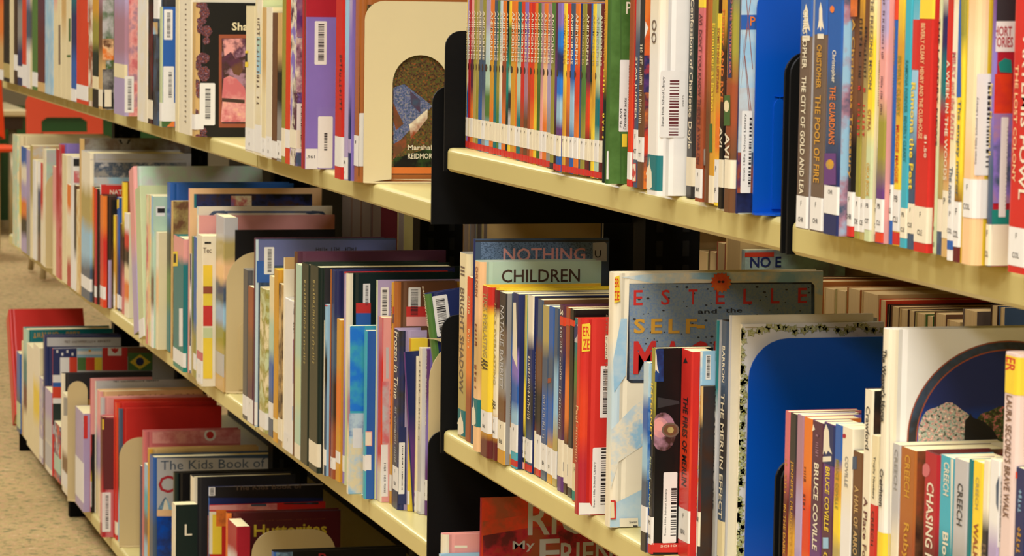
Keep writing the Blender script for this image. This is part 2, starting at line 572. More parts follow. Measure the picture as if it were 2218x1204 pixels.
def b(x0, x1, yb, yt, sc, cc=None, k='p', h=None, xr=None, D=None, tx=None, L=None, Lw=0.0, Lt=None, T=(), B=None, art=(), d=None, pg='paper', sb=None,
      tip=0.0, mat=None, top=None, words=None, group=True):
    """one book. x0, x1: left and right edge of the spine, yb: foot, yt: head, all in photo pixels at the spine's left edge"""
    R = ROW
    cc = cc or sc
    z = R.z
    if sb is None:
        p = on_plane(x0, yb, 2, z)
        X = max(min(p.x, 0.14), -0.022)
    else:
        X = sb
    Y0 = on_plane(x0, yb, 0, X).y
    Y1 = on_plane(x1, yb, 0, X).y
    if R.prev is not None and Y0 > R.prev - 0.0009:
        Y0 = R.prev - 0.0009
    T_ = max(Y0 - Y1, 0.0035)
    Y1 = Y0 - T_
    lean = 0.0
    if yt is not None:
        q = on_plane(tx if tx is not None else x0, yt, 0, X)
        H = q.z - z
        if tx is not None:
            dY = q.y - Y0
            lean = math.atan2(dY, q.z - z)
            H = math.hypot(dY, q.z - z)
    else:
        H = h or R.h
    if xr is not None:
        D = on_plane(xr, yt if yt is not None else 60, 1, Y1).x - X
    elif D is None:
        D = min(H * 0.70, 0.185) if R.depth is None else R.depth
    D = min(max(D, 0.02), 0.266 - X)
    z += 0.0004
    R.prev = Y1
    bk = Book()
    bk.T, bk.H, bk.D = T_, H, D
    name = 'paperback_book' if k == 'p' else 'hardback_book'
    root = empty(name, (X, Y1, z))
    if tip:
        root.rotation_euler.y = tip
    if lean:
        root.rotation_euler.x = -lean
        if lean > 0:
            root.location.z = z + T_ * math.sin(lean)
    bpy_m = Matrix.Translation(root.location) @ Matrix.Rotation(tip, 4, 'Y') @ Matrix.Rotation(-lean, 4, 'X')
    bk.root = root
    bk.inv = bpy_m.inverted()
    bk.inv3 = bk.inv.to_3x3()
    bk.xm = (x0 + x1) / 2
    th = 0.0022 if k == 'h' else 0.0005
    th = min(th, T_ * 0.22)
    r = min(T_ * 0.34, 0.0045 if k == 'h' else 0.0014)
    bk.r = r
    seg = 3
    prof = [(D, 0.0)]
    if k == 'h' and T_ > 0.006:
        prof += [(0.013, 0.0), (0.0095, 0.0009), (0.0065, 0.0)]
    for i in range(seg + 1):
        t = math.pi / 2 * i / seg
        prof.append((r - r * math.sin(t), r - r * math.cos(t)))
    for i in range(seg + 1):
        t = math.pi / 2 * i / seg
        prof.append((r - r * math.cos(t), T_ - r + r * math.sin(t)))
    prof.append((D, T_))
    bk.prof_outer = prof
    inner = [(D, th)] + [(th, th), (th, T_ - th)] + [(D, T_ - th)]
    # cover: outer skin + inner skin, extruded in z
    import mathutils.geometry as mg
    loop = prof + inner[::-1]
    n = len(loop)
    tri = mg.tessellate_polygon([[Vector((p[0], p[1], 0)) for p in loop]])
    vs = [(p[0], p[1], 0) for p in loop] + [(p[0], p[1], H) for p in loop]
    fs = [(i, (i + 1) % n, (i + 1) % n + n, i + n) for i in range(n)]
    fs += [tuple(t) for t in tri] + [tuple(i + n for i in t) for t in tri]
    cov = mesh_obj('cover', vs, fs, mat or cover_mat(cc), root)
    if sc != cc:
        cov.data.materials.append(cover_mat(sc))
        for i, (p, q2) in enumerate(zip(prof, prof[1:])):
            if max(p[0], q2[0]) <= r + 0.003:
                cov.data.polygons[i].material_index = 1
    rec = 0.003 if k == 'h' else 0.0004
    if T_ > 0.002:
        pv, pf = [], []
        box_geo((th, th + 0.0001, rec), (D - rec, T_ - th - 0.0001, H - rec), pv, pf)
        mesh_obj('pages', pv, pf, page_mat(pg), root)
    bk.n = 0
    for a in art:
        kind = a[0]
        if kind in ('c', 's'):
            bk.quad(kind, a[2], print_mat(a[1]), a[3] if len(a) > 3 else 'cover_picture')
        elif kind == 'band':
            bk.band(bk.zs(a[2]), bk.zs(a[1]), a[3], a[4] if len(a) > 4 else 'colour_band')
        elif kind == 't':
            bk.text_cover(a[1], a[2], a[3], *(a[4:]))
        elif kind == 'bar':
            bk.barcode(a[1], **(a[2] if len(a) > 2 else {}))
        elif kind == 'fn':
            a[1](bk)
    if L:
        bk.band(bk.zs(L[1]), bk.zs(L[0]), L[2] if len(L) > 2 else 'white', 'spine_label', Lw)
        zm = (bk.zs(L[1]), bk.zs(L[0]))
        if Lt:
            for i, s in enumerate(Lt):
                tv, tf, asp = text_geo(s)
                hh = min((zm[1] - zm[0]) * 0.15, 0.0042)
                ww = min(hh * asp, T_ * 0.8)
                if asp > 0 and tv:
                    off = bk.lay() + 0.00005
                    zc = zm[1] - (zm[1] - zm[0]) * (0.22 + 0.5 * i)
                    mesh_obj('lettering', [(-off, T_ * 0.5 + (0.5 - u) * ww, zc + (v - 0.5) * hh) for u, v in tv], tf, print_mat('ink'), root)
    for t in T:
        bk.text_spine(*t[:4], **(t[4] if len(t) > 4 else {}))
    if B:
        for rect in (B if isinstance(B, list) else [B]):
            bk.barcode(rect, words=words)
    size = 'slim ' if T_ < 0.0065 else ('thick ' if T_ > 0.024 else '')
    kind = 'paperback' if k == 'p' else 'hardback'
    base = d or f'{size}{say(sc)} {kind}'
    extra = ''
    if not d:
        if B:
            extra = ' with barcode label'
        elif T:
            extra = f' with {WORDS.get(T[0][3], T[0][3])} lettering'
        elif L:
            extra = ' with white spine label' if (len(L) < 3) else f' with {WORDS.get(L[2], L[2])} spine label'
    root['category'] = 'book'
    root['group'] = R.group
    R.items.append((root, base, extra))
    bk.name = name
    return bk


def write_labels():
    seen = set()
    for items, anchor, rev in CHUNKS:
        n = len(items)
        for i, (root, base, extra) in enumerate(items):
            o = ordinal(n - i if rev else i + 1)
            for lab in (f'{base}{extra}, {o} {anchor}', f'{base}, {o} {anchor}', base):
                if len(lab.replace(',', ' ').split()) <= 16:
                    break
            else:
                print('LONG', lab)
            root['label'] = lab
            if lab in seen:
                print('SAME LABEL', lab)
            seen.add(lab)

# ------------------------------------------------------------------ room shell
X0, X1, Y0R, Y1R, ZC = -5.0, 4.2, -5.0, 17.0, 2.6


def struct(o):
    o['kind'] = 'structure'
    return o


wallm = paint_mat('wall_paint', (176, 162, 130), 0.8)
ceilm = paint_mat('ceiling_paint', (236, 230, 214), 0.9)
struct(box('floor', (X0, Y0R, -0.1), (X1, Y1R, 0.0), carpet_mat()))
struct(box('ceiling', (X0, Y0R, ZC), (X1, Y1R, ZC + 0.1), ceilm))
struct(box('wall_left', (X0 - 0.1, Y0R, 0), (X0, Y1R, ZC), wallm))
struct(box('wall_right', (X1, Y0R, 0), (X1 + 0.1, Y1R, ZC), wallm))
struct(box('wall_back', (X0 - 0.1, Y1R, 0), (X1 + 0.1, Y1R + 0.1, ZC), wallm))
struct(box('wall_front', (X0 - 0.1, Y0R - 0.1, 0), (X1 + 0.1, Y0R, ZC), wallm))

# ------------------------------------------------------------------ shelving bays
steel = paint_mat('cream_shelf_enamel', PAL['steelcream'], 0.33, 0.02)
blacksteel = paint_mat('black_enamel', (12, 12, 12), 0.55, 0.03)
DEP, BACK0, BACK1 = 0.215, 0.275, 0.49
LIP = 0.024


def shelf_part(y0, y1, ztop, parent, mirror=False):
    """folded sheet-steel shelf: deck, rolled front edge, lip turned under"""
    r = 0.005
    out = []
    for i in range(6):
        t = math.pi / 2 * i / 5
        out.append((r - r * math.sin(t), ztop - r + r * math.cos(t)))
    prof = [(DEP, ztop)] + out + [(0.0, ztop - LIP + 0.003), (0.003, ztop - LIP), (0.016, ztop - LIP), (0.016, ztop - LIP + 0.0015), (0.0025, ztop - LIP + 0.0035), (0.0025, ztop - r - 0.002), (0.006, ztop - 0.002), (DEP, ztop - 0.002)]
    if mirror:
        prof = [(BACK0 + DEP - p[0], p[1]) for p in prof]
    o = prism('shelf', prof, 1, y0, y1, steel, parent)
    return o


def bracket(y, ztop, parent, mirror=False, up=0.142, th=0.003):
    r = 0.016
    z0, z1 = ztop - LIP, ztop - LIP + up
    x0, x1 = -0.003, DEP
    pts = [(x1, z0), (x1, z1 + 0.008)]
    for i in range(7):
        t = math.pi / 2 * i / 6
        pts.append((x0 + r - r * math.sin(t), z1 - r + r * math.cos(t)))
    pts.append((x0, z0))
    if mirror:
        pts = [(BACK0 + DEP - p[0], p[1]) for p in pts]
    return prism('end_bracket', pts, 1, y, y + th, blacksteel, parent)


def post(y, parent):
    o = prism('post', [(DEP, -0.02), (BACK0, -0.02), (BACK0, 0.02), (DEP, 0.02)], 2, 0.0, 1.75, blacksteel, parent)
    o.location.y = y
    slot = paint_mat('post_slot_shadow', (6, 6, 6), 0.8)
    vs, fs = [], []
    zz = 0.05
    while zz < 1.7:
        for xx in (DEP + 0.012, BACK0 - 0.019):
            box_geo((xx, -0.0212, zz), (xx + 0.007, -0.0198, zz + 0.016), vs, fs)
        zz += 0.0254
    s = mesh_obj('slot', vs, fs, slot, o)
    s['kind'] = 'stuff'
    return o


Z_AT, Z_AM, Z_AB = 0.842, 0.484, 0.071
Z_BU, Z_BM, Z_BB = 0.900, 0.611, 0.330
GAP = 0.0015


def bay(label, y0, y1, levels, near_gap=False, far_gap=False, foot=True, ends=None, far_post=None):
    root = empty('shelving_bay', (0.245, (y0 + y1) / 2, 0), label, 'bookshelf', 'double-faced library shelving bays')
    root_in = Matrix.Translation(root.location).inverted()
    parts = []
    for i, z in enumerate(levels):
        ya, yb = y0 + GAP, (ends[i] if ends else y1) - GAP
        parts.append(shelf_part(ya, yb, z, None))
        parts.append(shelf_part(ya, yb, z, None, True))
        for m in ((False, True) if y0 > 3.0 else (False,)):
            if near_gap:
                parts.append(bracket(y0 - 0.004, z, None, m))
            if far_gap:
                parts.append(bracket(y1 + 0.001, z, None, m))
    parts.append(post(far_post if far_post else y1 - 0.021, None))
    # base: foot plates at the bay's ends and a recessed kick board
    fz = levels[-1] - LIP if foot else 0.06
    for yy in ((y0, y1 - 0.01) if foot else ()):
        parts.append(box('base_foot', (0.004, yy, 0.0), (0.486, yy + 0.006, fz), blacksteel))
    if foot:
        parts.append(box('kick_board', (0.10, y0 + 0.01, 0.0), (0.104, y1 - 0.012, fz), blacksteel))
    parts.append(box('added_blackout_panel', (BACK0 + DEP - 0.004, y0 + 0.004, fz), (BACK0 + DEP - 0.001, y1 - 0.004, levels[0] - LIP), blacksteel))  # added black sheet that keeps the see-through gaps dark
    for o in parts:
        o.parent = root
        o.matrix_parent_inverse = root_in
    return root


A_LV = [Z_AT, Z_AM, Z_AB]
B_LV = [Z_BU, Z_BM, Z_BB, 0.071]
bay('cream steel shelving bay with black end brackets, next to the stepped-up taller bay', 3.003, 3.966, A_LV, near_gap=True)
bay('cream steel shelving bay second from the step in shelf height, holding the tribal-patterned book', 3.970, 4.978, A_LV)
bay('cream steel shelving bay third from the step, above the row of flags', 4.982, 5.968, A_LV)
bay('cream steel shelving bay at the far end of the run by the orange chairs', 5.972, 6.86, A_LV, ends=[7.17, 7.03, 6.86])
bay('cream steel shelving bay with raised shelves between two black dividers', 1.990, 2.948, B_LV, near_gap=True, far_gap=True, far_post=2.974)
bay('cream steel shelving bay at the near end, past the thin black divider', 1.00, 1.974, B_LV, far_gap=True, far_post=1.03)


# ------------------------------------------------------------------ bookends
def rounded(x0, x1, z0, z1, r, rb=0.0):
    pts = [(x1 - rb, z0)] if rb == 0 else [(x1 - rb + rb * math.sin(t), z0 + rb - rb * math.cos(t)) for t in [math.pi / 2 * i / 5 for i in range(6)]]
    pts += [(x1 - r + r * math.cos(t), z1 - r + r * math.sin(t)) for t in [math.pi / 2 * i / 7 for i in range(8)]]
    pts += [(x0 + r - r * math.sin(t), z1 - r + r * math.cos(t)) for t in [math.pi / 2 * i / 7 for i in range(8)]]
    pts += [(x0, z0)]
    return pts


def bookend(pl, pr, pt, pb, zshelf, y, mat, label, r=0.02, arch=None, rib=None, width=None, toe=0.014):
    """pl, pr, pt, pb: plate's edges in photo pixels at distance y"""
    xl = on_plane(pl, pb, 1, y).x
    xr = xl + width if width else on_plane(pr, pt, 1, y).x
    zt = on_plane((pl + pr) / 2, pt, 1, y).z - zshelf
    root = empty('bookend', (xl, y, zshelf + 0.0004), label, 'bookend', 'steel bookends on the shelves')
    holes = []
    if arch:
        a0 = on_plane(arch[0], arch[2], 1, y).x - xl
        a1 = on_plane(arch[1], arch[2], 1, y).x - xl
        za = on_plane((arch[0] + arch[1]) / 2, arch[2], 1, y).z - zshelf
        rr = (a1 - a0) / 2
        h = [(a0, 0.004), (a1, 0.004)] + [(a0 + rr + rr * math.cos(math.pi * i / 14), za - rr + rr * math.sin(math.pi * i / 14)) for i in range(15)]
        holes = [h]
    o = prism('plate', rounded(0, xr - xl, 0.0, zt, r), 1, 0.0, 0.0013, mat, root, holes=holes)
    fl = [(min(toe, 0.012), -toe), (xr - xl, -toe), (xr - xl, 0.0), (0.0, 0.0), (0.0, -0.004)]
    prism('base_flange', fl, 2, 0.0, 0.0014, mat, root)
    if rib:
        w0 = on_plane(rib[0], rib[1], 1, y).x - xl
        w1 = on_plane(rib[2], rib[1], 1, y).x - xl
        zr = on_plane(rib[0], rib[1], 1, y).z - zshelf
        prism('pressed_rib', rounded(w0, w1, 0.004, zr, 0.008), 1, -0.0014, 0.0, mat, root)
    return root

# ------------------------------------------------------------------ upper shelf of the lower-set bays (A-top)
blue_paint = paint_mat('blue_bookend_enamel', PAL['royal'], 0.3, 0.02)
cream_paint = paint_mat('cream_bookend_enamel', PAL['bookendcream'], 0.4, 0.02)
shaded_cream_paint = paint_mat('shaded_cream_bookend_enamel', (206, 184, 134), 0.45, 0.02)  # cream enamel again, with the shade of the lower shelves in its colour

ROW = Row(Z_AT, 'books on the upper shelf beside the step', h=0.27, depth=0.17)
ROW.chunk('left of tribal-patterned black book', True)
b(-6, 7, 189, None, 'scarlet>orange>tan', 'tan', L=(150, 178))
b(7, 20, 185, None, 'black', 'charcoal', k='h', L=(137, 168, 'khaki'))
b(21, 30, 189, None, 'cream', 'palegreen')
b(30, 37, 189, None, 'darkbrown', 'brown', L=(118, 152))
b(38, 48, 194, None, 'slate>grey>navy', 'navy', L=(143, 168), k='h')
b(48, 57, 195, None, 'scarlet', 'scarlet', L=(140, 186))
b(57, 64, 197, None, 'lavender>slate>white', 'lavender')
b(65, 69, 197, None, 'cream>darkgrey>cream', 'cream')
b(69, 80, 199, None, 'green', 'darkgreen', k='h', L=(156, 187))
b(81, 96, 201, None, 'plum>maroon', 'plum', k='h', L=(178, 199, 'tan'))
b(97, 115, 211, None, 'skyblue~paleblue', 'skyblue', k='h')
b(116, 124, 213, None, 'pink>cream>cream', 'pink')
b(124, 132, 214, None, 'cream', 'cream', art=[('s', 'umber', (127, 54, 131, 140), 'spine_band')])
b(133, 143, 217, None, 'tan>cream', 'cream')
b(143, 153, 219, None, 'cream', 'cream', art=[('s', 'leafgreen', (149, 40, 153, 90), 'spine_print'), ('s', 'leafgreen', (145, 119, 153, 124), 'spine_print')])
b(154, 164, 230, None, 'teal>navy>blue', 'navy', L=(192, 219))
b(165, 190, 233, None, 'scarlet', 'scarlet', k='h', L=(184, 216, 'white'), art=[('bar', (180, -10, 194, 48)), ('c', 'white', (181, 138, 190, 210), 'label')])
b(191, 199, 234, None, 'rust~ivory', 'rust', L=(190, 217, 'khaki'))
b(200, 212, 236, None, 'brown>gold>olive>darkgreen>black', 'darkbrown', L=(165, 192, 'cream'))
b(213, 221, 241, None, 'mauve>brown>tan', 'silver~leafgreen~umber', k='h', xr=262, L=(193, 230, 'ivory'), Lw=0.012,
  art=[('c', 'silver~leafgreen', (222, 0, 246, 84), 'cover_picture'), ('c', 'orange~peach~brown', (222, 84, 246, 130), 'cover_picture'), ('c', 'charcoal~grey', (222, 150, 246, 200), 'cover_picture'), ('c', 'black', (222, 200, 246, 236), 'cover_picture')])
b(246, 270, 246, None, 'lavender>mauve>lavender', 'mauve~pink~rose', k='h', xr=330, L=(138, 168, 'cream'), art=[('bar', (263, 165, 290, 244))])
b(297, 319, 272, None, 'white~ivory', 'ivory', k='h')
b(320, 329, 273, None, 'black~maroon', 'black', L=(216, 257, 'ivory'))
b(331, 342, 274, None, 'slate~charcoal', 'charcoal', k='h', L=(-10, 40), art=[('s', 'tan~skyblue', (331, 48, 342, 74), 'spine_print')])
b(345, 350, 277, 15, 'palegreen', 'blue', xr=440, L=(222, 262), Lw=0.02,
  art=[('bar', (355, 21, 374, 86)), ('bar', (353, 144, 377, 228), dict(bars=(.5, .8), span=(.2, .85))), ('c', 'leafgreen', (350, 262, 378, 282), 'cover_picture'), ('c', 'orange', [(361, 278), (378, 258), (378, 282)], 'cover_picture')])
b(379, 386, 285, None, 'cream', 'ivory')
b(387, 413, 287, None, 'ivory', 'ivory', k='h', d='ivory book with dotted spiral lettering down its spine',
  art=[('s', 'umber', (401, 8 + 11 * i, 404, 11 + 11 * i), 'spine_dot') for i in range(24)])


def tribal(bk):
    rnd = random.Random(5)
    for i, (x, y, rx, ry) in enumerate([(436, 10, 15, 9), (443, 28, 12, 16), (436, 46, 12, 10), (447, 68, 14, 14), (447, 88, 9, 9), (433, 62, 9, 12), (440, 126, 18, 12), (429, 140, 9, 13),
                                        (442, 160, 16, 17), (427, 182, 8, 12), (430, 200, 8, 16), (425, 244, 6, 9), (430, 298, 20, 9), (440, 284, 9, 9)]):
        pts = [(x + rx * (0.75 + 0.25 * rnd.random()) * math.cos(t), y + ry * (0.75 + 0.3 * rnd.random()) * math.sin(t)) for t in [2 * math.pi * k / 10 for k in range(10)]]
        bk.quad('c', pts, print_mat('rust|plum|black|mauve'), 'tribal_print')
    bk.quad('c', (474, 75, 560, 276), print_mat('rust'), 'picture_frame')
    bk.quad('c', (480, 83, 560, 268), print_mat('plum~darkbrown~mauve'), 'cover_picture')
    bk.quad('c', [(482, 84), (530, 84), (532, 120), (510, 128), (500, 112), (486, 122)], print_mat('mauve~plum~pink'), 'cover_picture')
    bk.quad('c', [(484, 170), (496, 164), (512, 170), (530, 190), (534, 214), (480, 216)], print_mat('pink~rose'), 'cover_picture')
    bk.quad('c', [(482, 214), (534, 210), (536, 264), (478, 264)], print_mat('rose~pink~peach'), 'cover_picture')
    bk.quad('c', [(480, 212), (530, 216), (530, 224), (482, 220)], print_mat('darkbrown'), 'cover_picture')
    bk.quad('c', [(497 + 0, 138), (504, 128), (516, 126), (526, 134), (526, 152), (518, 164), (506, 160)], print_mat('brown~plum'), 'cover_picture')
    bk.text_cover('Shar', (502, 49, 548, 66), 'cream', 0, 0.02)


b(415, 423, 303, 5, 'tan', 'black', k='h', xr=612, d='black hardback with rust tribal shapes and a red-framed picture on its cover',
  art=[('fn', tribal), ('band', 247, 280, 'white', 'spine_label'), ('c', 'white', (422, 247, 441, 280), 'spine_label'), ('bar', (432, 180, 466, 271), dict(bars=(.36, .7), span=(.15, .86)))])
ROW.chunk('right of tribal-patterned black book')
b(530, 550, 327, 13, 'cream>ivory', 'cream', k='h', L=(277, 325), Lt=['F', 'AB'], art=[('s', 'yellow', (530, 110, 538, 115), 'spine_band'), ('s', 'black', (530, 115, 536, 134), 'spine_band'), ('s', 'yellow', (530, 134, 538, 145), 'spine_band')])
b(551, 565, 338, None, 'cream~ivory', 'palegreen', L=(270, 330), T=[('#16', 30, 230, 'umber', dict(frac=.4))], art=[('s', 'mint~skyblue', (556, 80, 565, 160), 'spine_print')])
b(566, 574, 342, 16, 'tan>cream', 'cream', L=(298, 336), Lt=['F', 'DE'])
b(575, 587, 343, 16, 'ivory', 'cream', L=(295, 340), Lt=['F', 'DE'])
b(588, 598, 353, 28, 'brown', 'brown', L=(305, 342), xr=680)
b(599, 608, 355, 28, 'tan>black>grey', 'grey', L=(304, 343), Lt=['F', 'GR'], xr=690)
b(609, 616, 357, None, 'olive', 'olive', L=(277, 338, 'ivory'))
b(617, 626, 361, None, 'scarlet', 'scarlet', L=(280, 320))
b(627, 640, 372, None, 'plum~ivory~violet', 'violet~plum~lavender', xr=840, D=0.17, L=(280, 320, 'ivory'), Lw=0.01,
  art=[('c', 'purple~mauve', (640, -10, 665, 80), 'cover_picture'), ('c', 'ivory~mauve~plum', (640, 82, 665, 200), 'cover_picture'), ('c', 'slate~violet', (640, 330, 668, 372), 'cover_picture'), ('bar', (642, 224, 661, 330), dict(bars=(.5, .7)))])
b(652, 656, 374, None, 'crimson', 'red', xr=820)
b(656.5, 657.5, 378, None, 'brown', 'brown', xr=850)
b(657.8, 658.8, 380, None, 'crimson', 'crimson', xr=850)
b(655, 659, 384, 37, 'violet', 'violet', k='p', xr=731, d='violet book facing out with two barcode labels',
  art=[('c', 'violet', (686, 232, 726, 290), 'cover_print'), ('bar', (681, 46, 708, 140), dict(bars=(.3, .78), dense=30)), ('bar', (688, 252, 721, 364), dict(bars=(.42, .64), span=(.34, .66))), ('c', 'white', (655, 322, 688, 366), 'spine_label'), ('t', '.961', (664, 336, 682, 343), 'ink')])
b(723, 739, 387, None, 'red', 'crimson', k='h', L=(295, 360), T=[('#12', 110, 240, 'maroon', dict(pos=.8, frac=.3))])
b(740, 748, 389, None, 'skyblue>lavender', 'lavender', k='h', L=(340, 387), Lt=['SAB', 'F'])
b(748, 757, 390, None, 'lavender>violet>navy', 'violet', L=(300, 330, 'lavender'))


def aerial(bk):
    q = bk.quad
    q('c', (795, 10, 1050, 362), print_mat('darkbrown|brown|leafgreen|rust'), 'cover_photo')
    q('c', (795, 362, 1050, 376), print_mat('orange'), 'colour_band')
    q('c', (795, 376, 1050, 378), print_mat('darkbrown'), 'border_line')
    q('c', [(852, 190), (875, 182), (935, 228), (938, 228), (856, 315), (852, 318)], print_mat('slate|slateblue|grey'), 'cover_photo')
    q('c', [(888, 197), (910, 216), (910, 244), (890, 226)], print_mat('plum~slate'), 'cover_photo')
    q('c', [(852, 224), (874, 268), (858, 282), (852, 262)], print_mat('rust~brown'), 'cover_photo')
    q('c', [(886, 270), (926, 236), (926, 256), (890, 302)], print_mat('ivory~rust'), 'cover_photo')
    q('c', [(852, 312), (880, 296), (880, 318), (852, 344)], print_mat('ivory~rust~brown'), 'cover_photo')
    q('c', [(852, 344), (1000, 300), (1000, 362), (852, 362)], print_mat('black~leafgreen'), 'cover_photo')
    bk.text_cover('Marshall J.', (883, 314, 952, 328), 'ivory', 0, 0.01)
    bk.text_cover('REIDMORE', (883, 332, 942, 344), 'ivory', 0, 0.01)


b(759, 776, 391, None, 'caramel', 'caramel', k='h', xr=1040, L=(292, 358), Lt=['.', ''], d='caramel hardback with an aerial village photograph on its cover',
  art=[('c', 'darkbrown', (776, 10, 778, 382), 'border_line'), ('fn', aerial), ('bar', (777, 245, 794, 360), dict(bars=(.6, .8)))])
bookend(787, 1062, 4, 396, Z_AT, ROW.prev - 0.006, cream_paint, 'cream steel bookend with an arched opening on the upper shelf', r=0.022, arch=(851, 972, 120))

# ------------------------------------------------------------------ middle shelf (A-mid)
ROW = Row(Z_AM, 'books on the middle shelf beside the step', h=0.24)
ROW.chunk('left of larger shaded-cream middle-shelf bookend', True)
b(27, 38, 527, 290, 'cream~mint~palegreen', 'cream', k='h', xr=240, art=[('c', 'slate', (44, 298, 240, 306), 'cover_print'), ('c', 'cream', (44, 306, 240, 312), 'cover_print')])
b(38, 46, 533, 292, 'cream>tan>yellow>ivory', 'cream', k='h', xr=240)
b(46, 56, 548, 316, 'blue>ivory>lavender>orange>black>lavender', 'peach', xr=170)
b(57, 64, 552, 323, 'lavender>grey', 'silver', xr=175)
b(65, 70, 557, 314, 'khaki>cream', 'silver~tan', xr=190)
b(71, 77, 560, 345, 'white', 'ivory')
b(78, 88, 562, 347, 'white>navy>black>brown', 'navy')
b(88, 93, 570, 352, 'red>ivory', 'red')
b(93, 99, 575, 322, 'ivory~cream', 'mint~silver', xr=140)
bookend(99, 140, 375, 576, Z_AM, ROW.prev - 0.004, shaded_cream_paint, 'small shaded-cream bookend between pale books at the far end of the middle shelf', r=0.03)
ROW.prev -= 0.01
b(114, 120, 597, 359, 'pink>cream', 'cream')
b(121, 127, 607, 322, 'crimson>rose', 'crimson')
b(127, 133, 612, 311, 'rose~crimson', 'violet', xr=190, k='h')
b(134, 144, 620, 333, 'cream', 'ivory')
b(145, 153, 634, 398, 'orange>ivory>cream>crimson', 'white', xr=210)
b(153, 159, 636, 338, 'white', 'white', xr=196, art=[('c', 'black', (156, 344, 172, 360), 'cover_print'), ('c', 'rose~white', (160, 370, 172, 396), 'cover_print')])
b(160, 165, 641, 400, 'darkbrown>charcoal>white', 'brown')
b(165, 171, 644, 410, 'cream~tan', 'cream')
b(171, 175, 645, 299, 'tan', 'umber~grey', k='h', xr=414, art=[('c', 'black', [(256, 302), (262, 302), (266, 312), (262, 312)], 'cover_print'), ('c', 'black', [(284, 302), (278, 302), (274, 312), (278, 312)], 'cover_print')])
b(175, 195, 646, 325, 'ivory>khaki>skyblue>slate', 'silver', k='h', xr=414, L=(598, 625),
  art=[('c', 'khaki~silver', (194, 345, 400, 346), 'border_line'), ('c', 'silver~slate~grey', (204, 352, 404, 384), 'cover_picture'), ('c', 'skyblue~silver', (204, 384, 404, 398), 'cover_picture')])
b(196, 202, 652, 402, 'orange>khaki>black', 'black')
b(202, 208, 655, 406, 'red>crimson', 'darkbrown', L=(618, 642))
b(208, 213, 657, 410, 'black', 'black')
b(212.5, 213.5, 658, 398, 'white', 'red', xr=268, art=[('c', 'white', (230, 398, 268, 401), 'cover_print'), ('t', 'NAT', (238, 411, 264, 421), 'ivory')])
b(214, 224, 660, 420, 'orange>red>scarlet', 'darkbrown', k='h', xr=262, L=(618, 645))
b(228, 233, 663, 560, 'lavender', 'lavender')
b(234, 238, 663, 430, 'black>brown', 'black')
b(239, 248, 664, 462, 'yellow>gold>cream', 'gold', L=(636, 660))
b(248, 257, 667, 424, 'blue>navy', 'blue', art=[('s', 'yellow', (248, 430, 258, 450), 'spine_label')], L=(635, 665))
b(257, 263, 672, 482, 'darkbrown>maroon', 'darkbrown', L=(640, 668))
b(263, 268, 678, 393, 'yellow>black>rose', 'rust', k='h')
b(269, 277, 684, 460, 'white>red>black>cream>orange>ivory', 'ivory')
b(289, 299.5, 733, 372, 'pink>lavender', 'silver~mint', k='h', xr=583, tx=278, d='tall lavender-spined book leaning against its neighbours')
b(301, 312, 737, 412, 'palegreen', 'palegreen', tx=292, L=(690, 735))
b(314, 319, 742, 420, 'cream~rose', 'ivory')
b(320, 325, 747, 421, 'peach~palegreen', 'ivory')
b(325, 331, 750, 423, 'skyblue>mint>umber>white', 'mint', xr=380, art=[('c', 'mint', (331, 425, 358, 500), 'cover_picture'), ('c', 'white', (338, 447, 357, 468), 'label'), ('c', 'black', (341, 451, 357, 461), 'label_print')])
b(334, 341, 754, 500, 'ivory>peach>cream', 'cream', sb=-0.015, D=0.05)
b(359, 368, 757, 394, 'blue>darkgreen>green>teal', 'blue', k='h', xr=636)
b(369, 372, 775, 434, 'tan', 'khaki~brown', xr=420)
b(374, 397, 799, 507, 'pink>teal>teal>teal>teal>jade', 'teal', k='h', L=(757, 788), art=[('s', 'yellow', (374, 544, 385, 576), 'spine_label'), ('s', 'black', (376, 550, 382, 569), 'label_print'), ('s', 'white', (388, 668, 396, 750), 'label')])
b(398, 402, 801, 404, 'pink', 'peach', k='h', xr=697, art=[('c', 'darkbrown~navy~black', (424, 420, 676, 450), 'cover_picture'), ('c', 'violet~rose~ivory', (500, 424, 545, 446), 'cover_picture'), ('c', 'teal', (420, 420, 425, 450), 'cover_print')])
b(402, 409, 802, 545, 'navy>white>black>navy', 'white', L=(745, 798))
b(409, 414, 804, 545, 'red>crimson>ivory', 'crimson')
b(414, 418, 812, 511, 'green>leafgreen>khaki', 'green')
b(418, 424, 815, 511, 'blue>blue>olive', 'blue', L=(765, 800))
b(424.2, 425.4, 824, 447, 'cream~skyblue', 'ivory', k='h', xr=720, art=[('c', 'slate~blue', (470, 457, 690, 461), 'cover_print'), ('c', 'slate', [(452, 466), (462, 457), (486, 456), (494, 463), (470, 461), (456, 470)], 'cover_print'), ('c', 'slate', [(662, 462), (676, 456), (700, 458), (706, 466), (690, 462), (672, 464)], 'cover_print')])
b(425.6, 426.8, 826, 466, 'ivory', 'pink>khaki', k='h', xr=725, art=[('bar', (470, 470, 488, 520))])
b(426, 437, 832, 506, 'ivory', 'ivory', xr=490, L=(778, 828), Lt=['J', 'TE'],
  art=[('c', 'yellow', (440, 574, 460, 640), 'cover_picture'), ('c', 'rust', (440, 620, 460, 636), 'cover_picture'), ('c', 'yellow', (440, 640, 460, 662), 'cover_picture'), ('c', 'red', (440, 662, 460, 706), 'cover_picture'), ('c', 'palegreen', (440, 710, 460, 732), 'cover_picture'), ('c', 'yellow', (440, 732, 460, 820), 'cover_picture'), ('c', 'black', (443, 524, 457, 528), 'cover_print'), ('t', 'Tec', (440, 536, 458, 548), 'umber'), ('band', 760, 784, 'rose', 'spine_label')])
